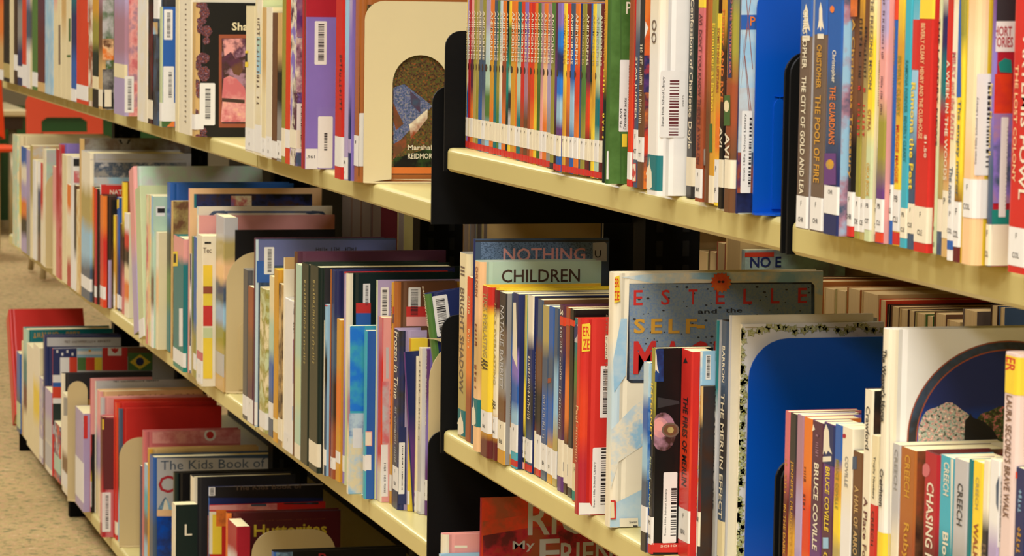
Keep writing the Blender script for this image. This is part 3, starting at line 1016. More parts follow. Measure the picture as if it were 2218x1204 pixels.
b(460, 483, 833, 461, 'silver>khaki>peach>slate>skyblue>olive>khaki>tan', None, D=0.02, L=(760, 809, 'silver'))
b(485, 492, 834, 488, 'black', 'black', k='h', xr=726, d='black hardback with plain black cover')
be_y = on_plane(489, 846, 2, Z_AM).y
bookend(489, 640, 546, 846, Z_AM, min(be_y, ROW.prev - 0.002), shaded_cream_paint, 'larger shaded-cream bookend on the middle shelf in front of a black hardback', r=0.045, rib=(518, 700, 700))
ROW.gap()
ROW.chunk('right of larger shaded-cream middle-shelf bookend')
b(524, 535, 917, 580, 'darkgrey', 'grey', k='h', L=(855, 898))
b(535, 546, 921, 617, 'rust>brown>plum', 'brown', L=(862, 915), Lt=['F', ''])
b(547, 550, 925, 514, 'plum', 'plum', k='h')
b(550, 553, 925, 517, 'paleblue', 'slate', k='h', xr=858, L=(870, 920),
  art=[('c', 'slateblue', (560, 519, 858, 575), 'cover_print'), ('c', 'blue', (556, 565, 585, 612), 'cover_print'), ('bar', (572, 535, 594, 594)), ('t', '#14', (684, 535, 775, 545), 'charcoal')])
b(560, 575, 929, 620, 'cream~olive~palegreen', 'cream', k='h', L=(890, 926))
b(576, 581, 934, 606, 'mint>teal>jade', 'teal')
b(581, 590, 942, 595, 'cream>mint>blue>slate', 'cream', L=(870, 905))
b(590, 600, 953, 580, 'gold', 'yellow', k='h', L=(905, 935, 'cream'))
b(601, 610, 962, 612, 'darkbrown~tan', 'brown', L=(905, 952, 'ivory'))
b(610, 611, 968, 556, 'cream', 'tan', k='h', xr=640)
b(611, 613, 990, 582, 'ivory', 'ivory', k='h', xr=670)
b(613, 632, 1008, 643, 'white', 'white', k='h', xr=660, L=(940, 1000, 'white'), Lt=['F', 'HOU'],
  art=[('c', 'rose~lavender', (633, 735, 643, 830), 'cover_picture'), ('c', 'violet~skyblue', (633, 880, 643, 910), 'cover_picture'), ('t', '#10', (635, 660, 642, 725), 'slate', -90), ('band', 974, 1004, 'peach', 'spine_sticker')])
b(633, 636, 1004, 543, 'brown', 'plum', k='h', xr=966)
b(637, 648, 1008, 569, 'mint>mint>palegreen>mint', 'mint', L=(960, 1000, 'ivory'))
b(649, 666, 1011, 566, 'darkgreen', 'darkgreen', k='h', T=[('#18', 605, 790, 'khaki', dict(frac=.22))])
b(667, 687, 1016, 570, 'darkgreen', 'darkgreen', k='h', L=(955, 1005, 'ivory'), T=[('#18', 605, 790, 'khaki', dict(frac=.22))])
b(688, 693, 1021, 575, 'darkgreen>black', 'charcoal', k='h', xr=985)
b(693.2, 695.5, 1024, 690, 'ivory', 'ivory')
b(696, 704, 1026, 655, 'skyblue>black>slate>slate', 'skyblue', L=(970, 1005), art=[('band', 628, 660, 'red')])
b(706, 711, 1028, 579, 'caramel>rust', 'navy', k='h', xr=985)
b(711, 722, 1031, 581, 'navy>slate>darkbrown>rust', 'navy', k='h', xr=980, L=(988, 1013), Lt=['F', ''])
b(723, 734, 1037, 687, 'gold>orange>gold', 'gold', L=(975, 1000))
b(734, 739, 1040, 584, 'scarlet', 'red', k='h', xr=970, L=(980, 1010))
b(739, 744, 1045, 590, 'lavender>violet', 'violet', xr=965, L=(985, 1020))
b(744.2, 748.5, 1049, 589, 'ivory>palegreen', 'darkgreen', k='h', xr=985, art=[('bar', (786, 614, 802, 665)), ('c', 'red', (771, 656, 803, 678), 'label'), ('c', 'blue', (771, 678, 803, 705), 'label')])
b(750, 754, 1068, 703, 'white>silver>mauve>cream>ivory', 'turquoise', k='p', xr=850, L=(988, 1045, 'ivory'), d='pale-spined book with a sea-blue cover',
  art=[('c', 'brightblue~turquoise', (758, 706, 790, 890), 'cover_picture'), ('c', 'paleblue~blue', (756, 895, 790, 945), 'cover_picture'), ('c', 'cream~paleblue~skyblue', (754, 945, 790, 1074), 'cover_picture'), ('c', 'white', (764, 927, 784, 970), 'label')])
b(785, 790, 1078, 713, 'turquoise', 'blue', k='p', xr=842, art=[('band', 985, 1018, 'white', 'spine_label'), ('c', 'white', (786, 985, 804, 1018), 'spine_label'), ('c', 'pink', (784, 934, 806, 966), 'sticker'), ('c', 'ivory', (785, 936, 804, 964), 'sticker')])
b(808, 811, 1080, 604, 'palegreen', 'lavender', k='h', xr=1000, art=[('bar', (824, 622, 842, 690), dict(bars=(.2, .8)))], d='lavender hardback with barcode label high on its cover')
b(814, 824, 1081, 682, 'rose>red>scarlet>scarlet>ivory', 'pink', xr=880, L=(1040, 1080, 'ivory'), art=[('c', 'silver', (836, 752, 842, 820), 'label'), ('c', 'silver~rose', (828, 826, 842, 960), 'cover_picture'), ('c', 'white', (825, 963, 840, 1075), 'label'), ('t', '#14', (831, 1000, 836, 1066), 'ink', 90)])
b(836, 846, 1084, 607, 'gold>orange>gold', 'gold', k='h', L=(1025, 1060), T=[('#13', 630, 710, 'brown', dict(frac=.4)), ('#9', 840, 930, 'rust', dict(frac=.4))], art=[('c', 'red', (849, 664, 858, 680), 'label'), ('c', 'navy', (849, 680, 858, 700), 'label')])
b(846.2, 851, 1092, 607, 'caramel>brown', 'brown', k='h', xr=990, art=[('bar', (884, 622, 911, 690), dict(bars=(.2, .8))), ('c', 'red', (880, 664, 930, 686), 'label'), ('c', 'pink', (880, 686, 930, 706), 'label')])
b(847, 862, 1095, 708, 'navy~charcoal', 'lavender', k='h', xr=925, L=(1008, 1060), Lt=['F', 'BEA'], T=[('Frozen in Time', 716, 862, 'ivory', dict(bold=.01)), ('#22', 880, 1000, 'silver', dict(frac=.3))],
  art=[('c', 'navy', (862, 925, 880, 1092), 'cover_print'), ('bar', (863, 958, 877, 1070), dict(bars=(.5, .7)))])
b(876, 884, 1102, 728, 'gold>yellow>yellow', 'yellow', xr=920, L=(1060, 1090))
b(888, 893, 1104, 757, 'purple>navy', 'navy>purple', xr=925, tip=-0.07)
b(892, 899, 1106, 768, 'ivory>paper', 'ivory', L=(1060, 1104), Lt=['F', 'R'])
b(900, 908, 1109, 749, 'ivory>silver', 'white', T=[('#20', 780, 960, 'umber', dict(frac=.4))], L=(1062, 1105))
b(910, 922, 1109, 749, 'purple>violet>purple', 'violet', k='h', T=[('GOLD RUSH FEVER', 755, 920, 'ivory')], L=(1035, 1080), Lt=['F', 'G'])
b(984, 990, 1114, 627, 'green', 'navy', k='h', tip=-0.143, sb=0.034, D=0.15, T=[('CANADIAN CITIES', 648, 735, 'ivory', dict(frac=.6))], art=[('bar', [947, 637, 968, 730], dict(bars=(.2, .8)))], d='green-spined book with dark cover leaning on the bookend')
bookend(926, 1010, 733, 1125, Z_AM, ROW.prev - 0.004, shaded_cream_paint, 'shaded-cream bookend at the end of the middle shelf against the black bracket', r=0.045, toe=0.004)

# ------------------------------------------------------------------ bottom shelf (A-bottom)
ROW = Row(Z_AB, 'books on the bottom shelf', h=0.28)
ROW.chunk('left of taller bottom-shelf shaded-cream bookend', True)
b(26, 33, 928, 695, 'red', 'red', k='h', tx=12, xr=197, d='tall scarlet hardback tilted at the far end of the bottom shelf')
ROW.prev = None
b(36, 43, 931, 760, 'blue>slate', 'blue', L=(870, 925, 'palegreen'))
b(43, 50, 935, 734, 'cream>ivory>tan', 'cream')
b(50, 57, 945, 708, 'mint>teal>maroon>cream', 'teal', k='h', xr=245, T=[], art=[('t', '#13', (66, 718, 175, 732), 'gold')])
b(58, 72, 968, 742, 'ivory>cream', 'ivory', xr=130)
b(72, 85, 985, 742, 'ivory>yellow>cream', 'cream', xr=130)
b(66, 80, 1008, 810, 'silver~lavender', 'lavender', xr=140)
b(81, 92, 1010, 810, 'silver~lavender~ivory', 'lavender', xr=130, L=(945, 985))
b(93, 97, 1014, 724, 'navy>brown', 'navy', k='h', xr=262, art=[('c', 'silver', (102, 731, 262, 750), 'cover_print'), ('t', '#22', (140, 736, 240, 743), 'umber')])
b(97.5, 111, 1022, 837, 'lavender>silver>ivory', 'rose', L=(960, 1010, 'silver'))


def flags(bk):
    q = bk.quad
    q('c', (112, 752, 400, 940), print_mat('silver'), 'flag_field')
    q('c', (112, 752, 166, 812), print_mat('navy'), 'flag_field')
    for i in range(4):
        q('c', (122 + 11 * i, 758 + 6 * (i % 2), 126 + 11 * i, 764 + 6 * (i % 2)), print_mat('white'), 'flag_star')
    q('c', (130, 774, 166, 812), print_mat('white'), 'flag_field'); q('c', (150, 774, 167, 812), print_mat('scarlet'), 'flag_field')
    q('c', (167, 752, 221, 760), print_mat('skyblue'), 'flag_field'); q('c', (167, 760, 221, 768), print_mat('white'), 'flag_field'); q('c', (167, 768, 221, 774), print_mat('skyblue'), 'flag_field')
    q('c', (192, 757, 197, 762), print_mat('gold'), 'flag_sun')
    q('c', (168, 774, 186, 802), print_mat('green'), 'flag_field'); q('c', (186, 774, 205, 802), print_mat('scarlet'), 'flag_field'); q('c', (205, 774, 221, 802), print_mat('yellow'), 'flag_field')
    q('c', (222, 748, 276, 774), print_mat('red'), 'flag_field'); q('c', (234, 748, 263, 770), print_mat('white'), 'flag_field')
    q('c', [(248, 750), (251, 755), (257, 754), (255, 761), (249, 765), (243, 761), (240, 754), (246, 755)], print_mat('red'), 'maple_leaf')
    q('c', (222, 774, 276, 802), print_mat('red'), 'flag_field')
    q('c', (276, 748, 330, 772), print_mat('brown'), 'flag_field')
    q('c', (277, 764, 330, 802), print_mat('green'), 'flag_field'); q('c', [(281, 784), (303, 767), (326, 784), (303, 800)], print_mat('yellow'), 'flag_field')
    q('c', [(303 + 9 * math.cos(t), 783 + 9 * math.sin(t)) for t in [2 * math.pi * k / 12 for k in range(12)]], print_mat('navy'), 'flag_disc')
    q('c', (112, 812, 166, 828), print_mat('white'), 'flag_field'); q('c', (112, 828, 166, 838), print_mat('blue'), 'flag_field')
    q('c', (112, 838, 166, 862), print_mat('scarlet'), 'flag_field'); q('c', (112, 862, 166, 874), print_mat('white'), 'flag_field'); q('c', (112, 874, 166, 920), print_mat('darkgreen'), 'flag_field')


b(111, 114, 1028, 752, 'red', 'silver', k='h', xr=400, d='wide hardback with rows of national flags on its cover', art=[('fn', flags)])
b(114.5, 130, 1029, 908, 'scarlet~navy~white', 'navy', L=(985, 1020, 'mint'))
b(131, 134, 1048, 806, 'ivory', 'charcoal', k='h', xr=330)
b(134.5, 152, 1064, 848, 'ivory>ivory>ivory>brown>ivory', 'ivory', xr=175, L=(1025, 1058), art=[('s', 'grey', (138, 860, 148, 900), 'label')])
b(152.5, 158, 1066, 852, 'black>tan', 'gold~black')
bookend(146, 190, 826, 1062, Z_AB, ROW.prev - 0.004, shaded_cream_paint, 'small shaded-cream bookend among pale books on the bottom shelf', r=0.02)
ROW.prev -= 0.020
b(158.5, 180, 1082, 874, 'lavender', 'lavender', xr=230, L=(990, 1076), art=[('bar', (169, 880, 182, 925)), ('c', 'red', (181, 900, 190, 950), 'label')])
b(181, 186, 1092, 806, 'rose', 'pink', k='h', xr=330)
b(186, 195, 1097, 930, 'red>black>yellow>black', 'black', art=[('s', 'yellow', (186, 932, 193, 985), 'spine_label'), ('s', 'black', (188, 940, 192, 965), 'label_print')], L=(1035, 1090))
b(196, 201, 1099, 816, 'ivory', 'silver', k='h', xr=430, art=[('t', '#22', (246, 822, 345, 828), 'charcoal')])
b(202, 208, 1103, 838, 'ivory>darkgreen>yellow', 'ivory', xr=440)
b(209, 215, 1113, 842, 'pink>lavender>cream', 'peach', k='h', xr=440, art=[('t', 'F O C U S   O N', (256, 852, 420, 860), 'rust')])
b(216, 219, 1150, 858, 'silver', 'pink', k='h', xr=450)
b(216, 221, 1158, 898, 'maroon>crimson', 'rose', k='h', xr=290, L=(1065, 1130, 'pink'), art=[('bar', (221, 1066, 240, 1152), dict(bars=(.4, .75))), ('c', 'maroon', (224, 905, 246, 1060), 'cover_picture'), ('c', 'yellow', (219, 908, 225, 930), 'sticker')])
b(243, 246, 1161, 862, 'red', 'scarlet', k='h', xr=460)
b(247, 252, 1164, 868, 'scarlet>red', 'red', k='h', xr=470, L=(1128, 1156, 'ivory'), art=[('t', '#22', (305, 908, 440, 913), 'rust')])
bey = on_plane(258, 1184, 2, Z_AB).y
b(253, 258, 1168, 880, 'slate>darkbrown>skyblue', 'red', xr=480, k='h')
bookend(258, 400, 947, 1184, Z_AB, min(bey, ROW.prev - 0.003), shaded_cream_paint, 'taller shaded-cream bookend on the bottom shelf against red hardbacks', r=0.035)
ROW.gap()
ROW.chunk('right of taller bottom-shelf shaded-cream bookend')
YB = lambda x: 1184 + (x - 258) * 1.24          # foot of the books past the bookend follows the shelf, below the frame


def n(x0, x1, yt, sc, cc=None, **k):
    b(x0, x1, YB(x0), yt, sc, cc, sb=0.02, **k)


n(302, 306, 1006, 'navy', 'navy', xr=420)
n(306.5, 311, 930, 'rose', 'rose', k='h', xr=521, art=[('c', 'pink~rose', (330, 925, 521, 960), 'cover_picture'), ('c', 'white', [(455 + 13 * math.cos(t), 942 + 13 * math.sin(t)) for t in [2 * math.pi * i / 14 for i in range(14)]], 'badge'), ('c', 'red', [(455 + 8 * math.cos(t), 942 + 8 * math.sin(t)) for t in [2 * math.pi * i / 14 for i in range(14)]], 'badge')], d='rose hardback with a round maple badge on its cover')
n(311.5, 318, 1001, 'skyblue>turquoise>umber>skyblue', 'skyblue', xr=400)
n(318, 322, 968, 'gold', 'tan', k='h', xr=560)


def kids1(bk):
    q = bk.quad
    q('c', (340, 992, 590, 1300), print_mat('silver'), 'title_panel')
    bk.text_cover('The Kids Book of', (348, 992, 574, 1018), 'slate', 0, 0.0)
    bk.text_cover('CANADA', (343, 1024, 560, 1068), 'crimson')
    q('c', [(341, 1104), (352, 1084), (358, 1076), (364, 1084), (374, 1104)], print_mat('slate~skyblue'), 'cover_picture')
    q('c', [(352, 1104), (356, 1086), (359, 1080), (362, 1086), (366, 1104)], print_mat('ivory'), 'cover_picture')
    q('c', (340, 1104, 374, 1118), print_mat('peach'), 'cover_picture'); q('c', (340, 1118, 374, 1210), print_mat('navy~royal'), 'cover_picture')


n(322.5, 331, 982, 'blue>slate', 'slate', k='h', xr=600, art=[('fn', kids1)], d='blue-framed hardback with pale title panel and crimson capitals')
n(373, 377, 1020, 'darkgreen', 'black', k='h', xr=650)
n(410, 417, 1026, 'ivory>khaki', 'charcoal', k='h', xr=640)
b(371, 378, 1310, 1086, 'ivory', 'darkgreen', k='p', xr=428, sb=-0.03, art=[('t', 'L', (400, 1135, 416, 1160), 'ivory')], d='dark green book with one pale capital on its cover')
n(418, 428, 1085, 'orange>red>scarlet>ivory', 'red', xr=470)
n(430, 435, 1034, 'blue', 'navy', k='h', xr=700, art=[('c', 'silver', (446, 1042, 700, 1050), 'cover_print'), ('c', 'black', (446, 1050, 700, 1078), 'cover_print'), ('bar', (446, 1042, 466, 1074), dict(bars=(.2, .8))), ('t', 'The Kids Book of', (508, 1047, 654, 1062), 'umber')], d='navy and black hardback with barcode in its cover corner')
n(436, 441, 1078, 'slate', 'red', k='h', xr=705, art=[('c', 'pink~rose', (446, 1086, 600, 1105), 'cover_picture'), ('c', 'slate', (544, 1078, 577, 1096), 'cover_picture'), ('c', 'charcoal~slate', (615, 1075, 690, 1092), 'cover_picture'), ('c', 'ivory', (446, 1108, 475, 1200), 'cover_picture'), ('c', 'yellow', (460, 1114, 480, 1200), 'cover_picture'), ('c', 'orange~rust', (468, 1104, 490, 1140), 'cover_picture')], d='red hardback with small pictures on a pink and yellow cover')
n(486, 490, 1106, 'orange>caramel', 'maroon', k='h', xr=738, art=[('c', 'slate', (500, 1102, 738, 1105), 'border_line'), ('t', '#26', (555, 1122, 706, 1129), 'rust'), ('t', 'Hutterites', (550, 1131, 708, 1163), 'yellow', 0, 0.02)], d='maroon hardback with yellow lettering behind a tan bookend')
n(491, 510, 1121, 'crimson>white>crimson>white>crimson', 'crimson', D=0.02)
ey = ROW.prev - 0.006
bookend(543, 727, 1148, 1480, Z_AB, ey, shaded_cream_paint, 'low shaded-cream bookend peeping up before the maroon hardback', r=0.035)
ROW.prev = ey - 0.016
n(584, 590, 1188, 'blue', 'black', k='h', xr=880, art=[('c', 'silver', (594, 1179, 870, 1183), 'border_line'), ('c', 'slate~skyblue', (598, 1190, 634, 1204), 'cover_picture'), ('t', 'P', (690, 1198, 706, 1216), 'crimson')], d='black hardback with blue spine at the bottom edge')

# ------------------------------------------------------------------ raised upper shelf (B-up)
ROW = Row(Z_BU, 'slim series paperbacks packed on the raised shelf', h=0.19, depth=0.125)
ROW.prev = 2.9475
ROW.chunk('in tight row of slim paperbacks')


def series(x0, x1, spec, yb, yt, low=None, title='ANIMORPHS', band=True, tc='ivory'):
    L = (yb - 66 - (x0 - 1000) * 0.06, yb - 26 - (x0 - 1000) * 0.035, 'white' if int(x0 * 7) % 3 == 0 else 'ivory')
    art = []
    if band:
        art.append(('band', yb - 15, yb - 1, 'red' if low is None else low))
    xm = (x0 + x1) / 2
    f = (x1 - x0) * 0.32
    yo = 143 + (x0 - 1000) * 0.075
    art.append(('s', 'darkbrown', [(xm + f * math.cos(t), yo + 8 * math.sin(t)) for t in [2 * math.pi * k / 10 for k in range(10)]], 'spine_portrait'))
    T = [(title, 22 + (x0 - 1000) * 0.03, 128 + (x0 - 1000) * 0.05, tc)] if title else []
    b(x0, x1, yb, yt, spec, None, L=L, T=T, art=art, Lt=['P', ''] if x1 - x0 > 6 else None)


sp = [(998, 1005, 'yellow>olive>yellow'), (1005, 1011, 'lavender>paleblue>ivory>blue>violet'), (1011.4, 1016.5, 'crimson'), (1017, 1022, 'pink>plum>orange'), (1022.5, 1028, 'olive>khaki'),
      (1028.5, 1033.5, 'khaki>olive'), (1034, 1041, 'grey>slate>blue'), (1041.5, 1048, 'olive>slate>grey'), (1048.5, 1057.5, 'lavender>paleblue>mint>green>skyblue'), (1058, 1066, 'orange>gold>orange'),
      (1066.5, 1072, 'slate>teal'), (1072.5, 1078, 'green>olive>green'), (1078.5, 1084, 'paleblue>ivory>skyblue'), (1084.5, 1092.5, 'orange>rust>orange'), (1093, 1097.5, 'darkgreen>jade>darkgreen'),
      (1098, 1103, 'yellow>green>green>mint>charcoal>silver>yellow'), (1103.5, 1112.5, 'orange>gold>gold'), (1113, 1116, 'orange'), (1116.5, 1124, 'teal>mint>teal'), (1124.5, 1131.5, 'scarlet>red>rust'),
      (1132, 1139.5, 'violet>mauve>brown'), (1140, 1145, 'scarlet>rust'), (1145.5, 1153, 'red>scarlet>orange'), (1153.5, 1159.5, 'orange>gold>yellow'), (1160, 1166.5, 'green>leafgreen'),
      (1167, 1172.5, 'mauve>pink'), (1173, 1181, 'orange>peach>orange'), (1181.5, 1189, 'mauve>lavender>grey')]
for i, (a, c, s) in enumerate(sp):
    series(a, c, s, 318 + (a - 998) * 0.245, -4 + (a - 998) * 0.07, title='ANIMORPHS' if i not in (1, 8, 15) else None)
series(1189.5, 1197, 'green>olive>olive', 367, 6, low='charcoal')
series(1197.5, 1202, 'plum>purple>darkbrown', 369, 6, title=None)
series(1202.5, 1211, 'violet>brightblue>navy>brightblue>skyblue>purple>blue', 371, 7, title=None)
sp = [(1211.5, 1221.5, 'yellow>gold', 'gold'), (1222, 1229.5, 'scarlet>orange>rust', 'ivory'), (1230, 1239, 'slate>blue>skyblue>blue', 'ivory'), (1239.5, 1249.5, 'orange>scarlet>orange', 'ivory'),
      (1250, 1254, 'navy>slate', None), (1254.5, 1263.5, 'olive>green>olive', 'khaki'), (1264, 1272.5, 'maroon>plum>scarlet>maroon', 'ivory'), (1273, 1276.5, 'blue>darkgreen>gold>charcoal', None),
      (1277, 1284, 'yellow>gold>yellow', 'khaki'), (1284.5, 1293.5, 'mint>palegreen>teal>mint', 'silver'), (1294, 1301, 'maroon>crimson>maroon', 'ivory')]
for a, c, s, tc in sp:
    series(a, c, s, 372 + (a - 1211) * 0.19, 8 + (a - 1211) * 0.01, title='ANIMORPHS' if tc else None, tc=tc or 'ivory')
ROW.group = 'books on the raised shelf before the blue bookend'
ROW.h, ROW.depth = 0.26, 0.16
ROW.chunk('left of blue raised-shelf bookend', True)
b(1301.5, 1308, 396, None, 'olive>gold>darkgreen', 'darkgreen', k='h', T=[('#14', 20, 140, 'gold', dict(frac=.5)), ('#10', 150, 310, 'yellow', dict(frac=.6))])
b(1308.3, 1313, 398, None, 'leafgreen', 'green~leafgreen', k='h', xr=1440, d='green cloth hardback facing out', art=[('c', 'white', (1296, 327, 1318, 388), 'spine_label'), ('c', 'leafgreen', (1343, -20, 1346, 396), 'hinge_line'), ('bar', (1340, 130, 1364, 285), dict(bars=(.92, .95))),
  ('t', 'PB AVI', (1342, 236, 1347, 276), 'ink', 90), ('t', 'Dreadful acts', (1350, 212, 1357, 280), 'ink', 90), ('t', 'I', (1347, 290, 1358, 318), 'yellow'), ('t', 'P', (1356, 4, 1368, 30), 'ivory')])
b(1357, 1365, 404, None, 'scarlet>rust>scarlet', 'red', L=(329, 388), art=[('band', 388, 404, 'red')])
b(1366, 1378, 405, None, 'rust>grey>slate>slate', 'slate', T=[('STAR JUMPER', 122, 258, 'ivory')], L=(280, 345), Lt=['F', 'ATT'], art=[('s', 'red', (1367, 353, 1378, 394), 'sticker'), ('s', 'ivory', (1368, 355, 1377, 392), 'sticker'), ('s', 'red', [(1369, 380), (1371, 368), (1372.5, 362), (1374, 368), (1377, 374), (1373, 386)], 'maple_leaf')])
b(1379, 1390, 408, None, 'black>charcoal>brown', 'scarlet~plum~orange', T=[('#26', 95, 268, 'ivory', dict(frac=.5))], L=(296, 350), Lt=['P', 'TT'], xr=1500,
  art=[('c', 'orange~scarlet', (1390, -20, 1412, 90), 'cover_picture'), ('c', 'white', [(1383, 68), (1398, 46), (1404, 60), (1392, 84)], 'cover_picture'), ('c', 'red~orange', (1388, 84, 1410, 160), 'cover_picture'), ('c', 'purple~navy~scarlet', (1388, 120, 1410, 200), 'cover_picture')])
def unicorn(x0, y0, x1, y1, side='s'):
    X = lambda u: x0 + (x1 - x0) * u
    Yf = lambda v: y0 + (y1 - y0) * v
    return [('band', y0, y1, 'teal', 'unicorn_sticker') if side == 's' else (side, 'teal', (x0, y0, x1, y1), 'unicorn_sticker'),
            (side, 'ivory', [(X(.15), Yf(.95)), (X(.2), Yf(.6)), (X(.1), Yf(.55)), (X(.3), Yf(.36)), (X(.48), Yf(.3)), (X(.55), Yf(.04)), (X(.62), Yf(.3)), (X(.85), Yf(.5)), (X(.9), Yf(.92)), (X(.5), Yf(1.0))], 'unicorn_print')]


b(1398, 1423, 420, None, 'ivory>white', 'white', k='h', xr=1600, d='thick white hardback with dark red barcode on its cover', T=[('OO', 42, 94, 'umber', dict(frac=.4, pos=.5))],
  art=[*unicorn(1398, 335, 1414, 411), ('bar', (1428, 153, 1486, 298), dict(bars=(.37, .74), span=(.03, .86), barcol='maroon', dense=20)), ('t', 'Swan Hills School Library', (1432, 166, 1441, 274), 'charcoal', 90), ('t', '39875', (1477, 206, 1482, 232), 'grey', 90)])
b(1482, 1500, 427, None, 'darkgrey>charcoal>darkgreen>charcoal', 'charcoal', k='h', L=(340, 402, 'ivory'), Lw=0.002, T=[('True Confessions of Charlotte Doyle', -60, 322, 'ivory', dict(frac=.52))])
b(1504, 1517, 436, None, 'rust>rose>rust', 'rust', L=(365, 428), Lt=['F', 'AVI'], T=[("AVI  DON'T YOU KNOW THERE'S A WAR ON", 30, 355, 'maroon', dict(frac=.5))], art=[('band', -10, 16, 'yellow')])
b(1518, 1532, 438, None, 'brown>caramel>brown', 'brown', k='h', art=[('s', 'darkbrown~grey', (1518, 322, 1528, 358), 'sticker')])
b(1533, 1544, 441, None, 'black>olive>gold', 'darkbrown', T=[('Encounter at Easton', 50, 240, 'yellow')], L=(380, 440, 'ivory'), art=[('s', 'leafgreen', (1534, 268, 1543, 330), 'sticker')])
b(1545, 1553, 445, 30, 'yellow>gold>orange>yellow', 'yellow', T=[('SOMETHING UPSTAIRS', 60, 200, 'rust')], L=(345, 438), Lt=['P', 'F'])
b(1554, 1563, 452, None, 'black>gold>darkbrown>black', 'black', T=[('POPPY AND RYE', 20, 220, 'orange'), ('AVI', 274, 318, 'ivory')], L=(345, 405, 'ivory'))
b(1564, 1581, 459, None, 'skyblue>slate>olive>rust>brown', 'slate', k='h', T=[('AVI', 288, 342, 'ivory'), ('BEYOND THE WESTERN SEA', -60, 160, 'rose', dict(frac=.25, pos=.68))], L=(345, 407, 'ivory'), Lw=0.008, art=[('s', 'navy', (1577, -60, 1585, 168), 'title_band'), ('s', 'leafgreen', (1566, 206, 1582, 272), 'sticker'), ('s', 'cream', [(1574 + 6 * math.cos(t), 230 + 13 * math.sin(t)) for t in [2 * math.pi * k / 10 for k in range(10)]], 'sticker')])


def ship(bk):
    q = bk.quad
    q('c', (1586, -60, 1640, 190), print_mat('skyblue~paleblue'), 'cover_picture')
    q('c', (1586, 190, 1640, 330), print_mat('paleblue~silver'), 'cover_picture')
    q('c', (1586, 330, 1640, 420), print_mat('slate~rust~navy'), 'cover_picture')
    q('c', (1586, 418, 1640, 462), print_mat('navy~black'), 'cover_picture')
    q('c', (1590, 32, 1640, 64), print_mat('blue'), 'title_band')
    for (xa, ya, xb, yb) in ((1600, 170, 1625, 0), (1590, 220, 1618, 60), (1622, 240, 1600, 40), (1629, 150, 1612, -40), (1588, 140, 1605, -20), (1628, 260, 1612, 120)):
        q('c', [(xa, ya), (xb, yb), (xb + 1.4, yb), (xa + 1.4, ya)], print_mat('rust'), 'rigging_line')
    bk.text_cover('P', (1624, 36, 1636, 56), 'orange')


b(1583, 1587, 461, None, 'skyblue>slate>navy', 'paleblue', k='p', xr=1740, d='sailing-ship book facing out with pale blue cover', art=[('fn', ship), ('bar', (1603, 240, 1629, 418), dict(bars=(.75, .98))), ('t', 'Swan Hills School Library', (1608, 246, 1617, 392), 'charcoal', 90)])
be = on_plane(1630, 466, 2, Z_BU).y
bookend(1630, 1830, -40, 467, Z_BU, min(be, ROW.prev - 0.003), blue_paint, 'blue bookend on the raised shelf beside the thin black divider', r=0.02, rib=(1676, 210, 1700))

# ------------------------------------------------------------------ near bay, upper shelf (C-up)
ROW = Row(Z_BU, 'books on the raised shelf past the black divider', h=0.215, depth=0.14)
ROW.prev = 1.9735
ROW.chunk('past raised-shelf black divider')


def rocket(x0, x1, y0, y1):
    X = lambda u: x0 + (x1 - x0) * u
    Yf = lambda v: y0 + (y1 - y0) * v
    return [('band', y0 - 60, y1 + 6, 'blue', 'spine_band'), ('s', 'ivory', [(X(.5), Yf(0)), (X(.72), Yf(.25)), (X(.74), Yf(.6)), (X(.98), Yf(.95)), (X(.65), Yf(.82)), (X(.5), Yf(1)), (X(.35), Yf(.82)), (X(.05), Yf(.95)), (X(.28), Yf(.6)), (X(.3), Yf(.25))], 'rocket_print'),
            ('s', 'ivory', (X(.08), Yf(1.08), X(.92), Yf(1.25)), 'imprint_block')]


b(1723, 1746, 497, None, 'umber', 'silver', k='p', L=(424, 495), Lt=['F', 'CHR'], T=[('CHRISTOPHER', 20, 148, 'ivory', dict(frac=.42)), ('THE CITY OF GOLD AND LEA', 164, 420, 'ivory', dict(frac=.42))], art=rocket(1737, 1756, 8, 72))
b(1753, 1779, 500, None, 'umber', 'scarlet~skyblue', k='p', L=(427, 498), Lt=['F', 'CHR'], T=[('CHRISTOPHER', 96, 190, 'gold', dict(frac=.4)), ('THE POOL OF FIRE', 205, 395, 'gold', dict(frac=.46))], art=rocket(1770, 1786, 4, 68))
b(1782, 1812, 507, None, 'slate>blue>slate>navy', 'skyblue~mauve~slate', k='p', xr=1900, L=(402, 463), Lt=['CHR', ''], T=[('Christopher', 108, 178, 'ivory', dict(frac=.34)), ('THE GUARDIANS', 186, 312, 'orange', dict(frac=.42))],
  art=[('s', 'purple', (1784, 332, 1811, 400), 'sticker'), ('s', 'jade~gold', [(1798 + 9 * math.cos(t), 356 + 11 * math.sin(t)) for t in [2 * math.pi * k / 10 for k in range(10)]], 'sticker'), ('s', 'orange', [(1803 + 5 * math.cos(t), 20 + 8 * math.sin(t)) for t in [2 * math.pi * k / 8 for k in range(8)]], 'spine_print')])
b(1820, 1845, 511, None, 'darkbrown>brown>black', 'black', k='h', L=(414, 488), Lt=['F', 'CHR'], T=[('A Christmas Treasury', 40, 385, 'gold', dict(frac=.55))], art=[('band', 488, 511, 'red', 'colour_band'), ('s', 'rust~orange', (1838, -20, 1860, 36), 'spine_print')])
b(1846, 1859, 516, None, 'gold>brown>olive', 'brown', L=(425, 500), Lt=['F', 'DE'], T=[('#11', 40, 170, 'black', dict(frac=.5)), ('#8', 185, 300, 'red', dict(frac=.5))])
b(1860, 1869, 519, None, 'brown>khaki', 'brown', L=(430, 502), Lt=['F', 'CE'], T=[('#12', 50, 170, 'black', dict(frac=.5)), ('#8', 190, 300, 'red', dict(frac=.5))])
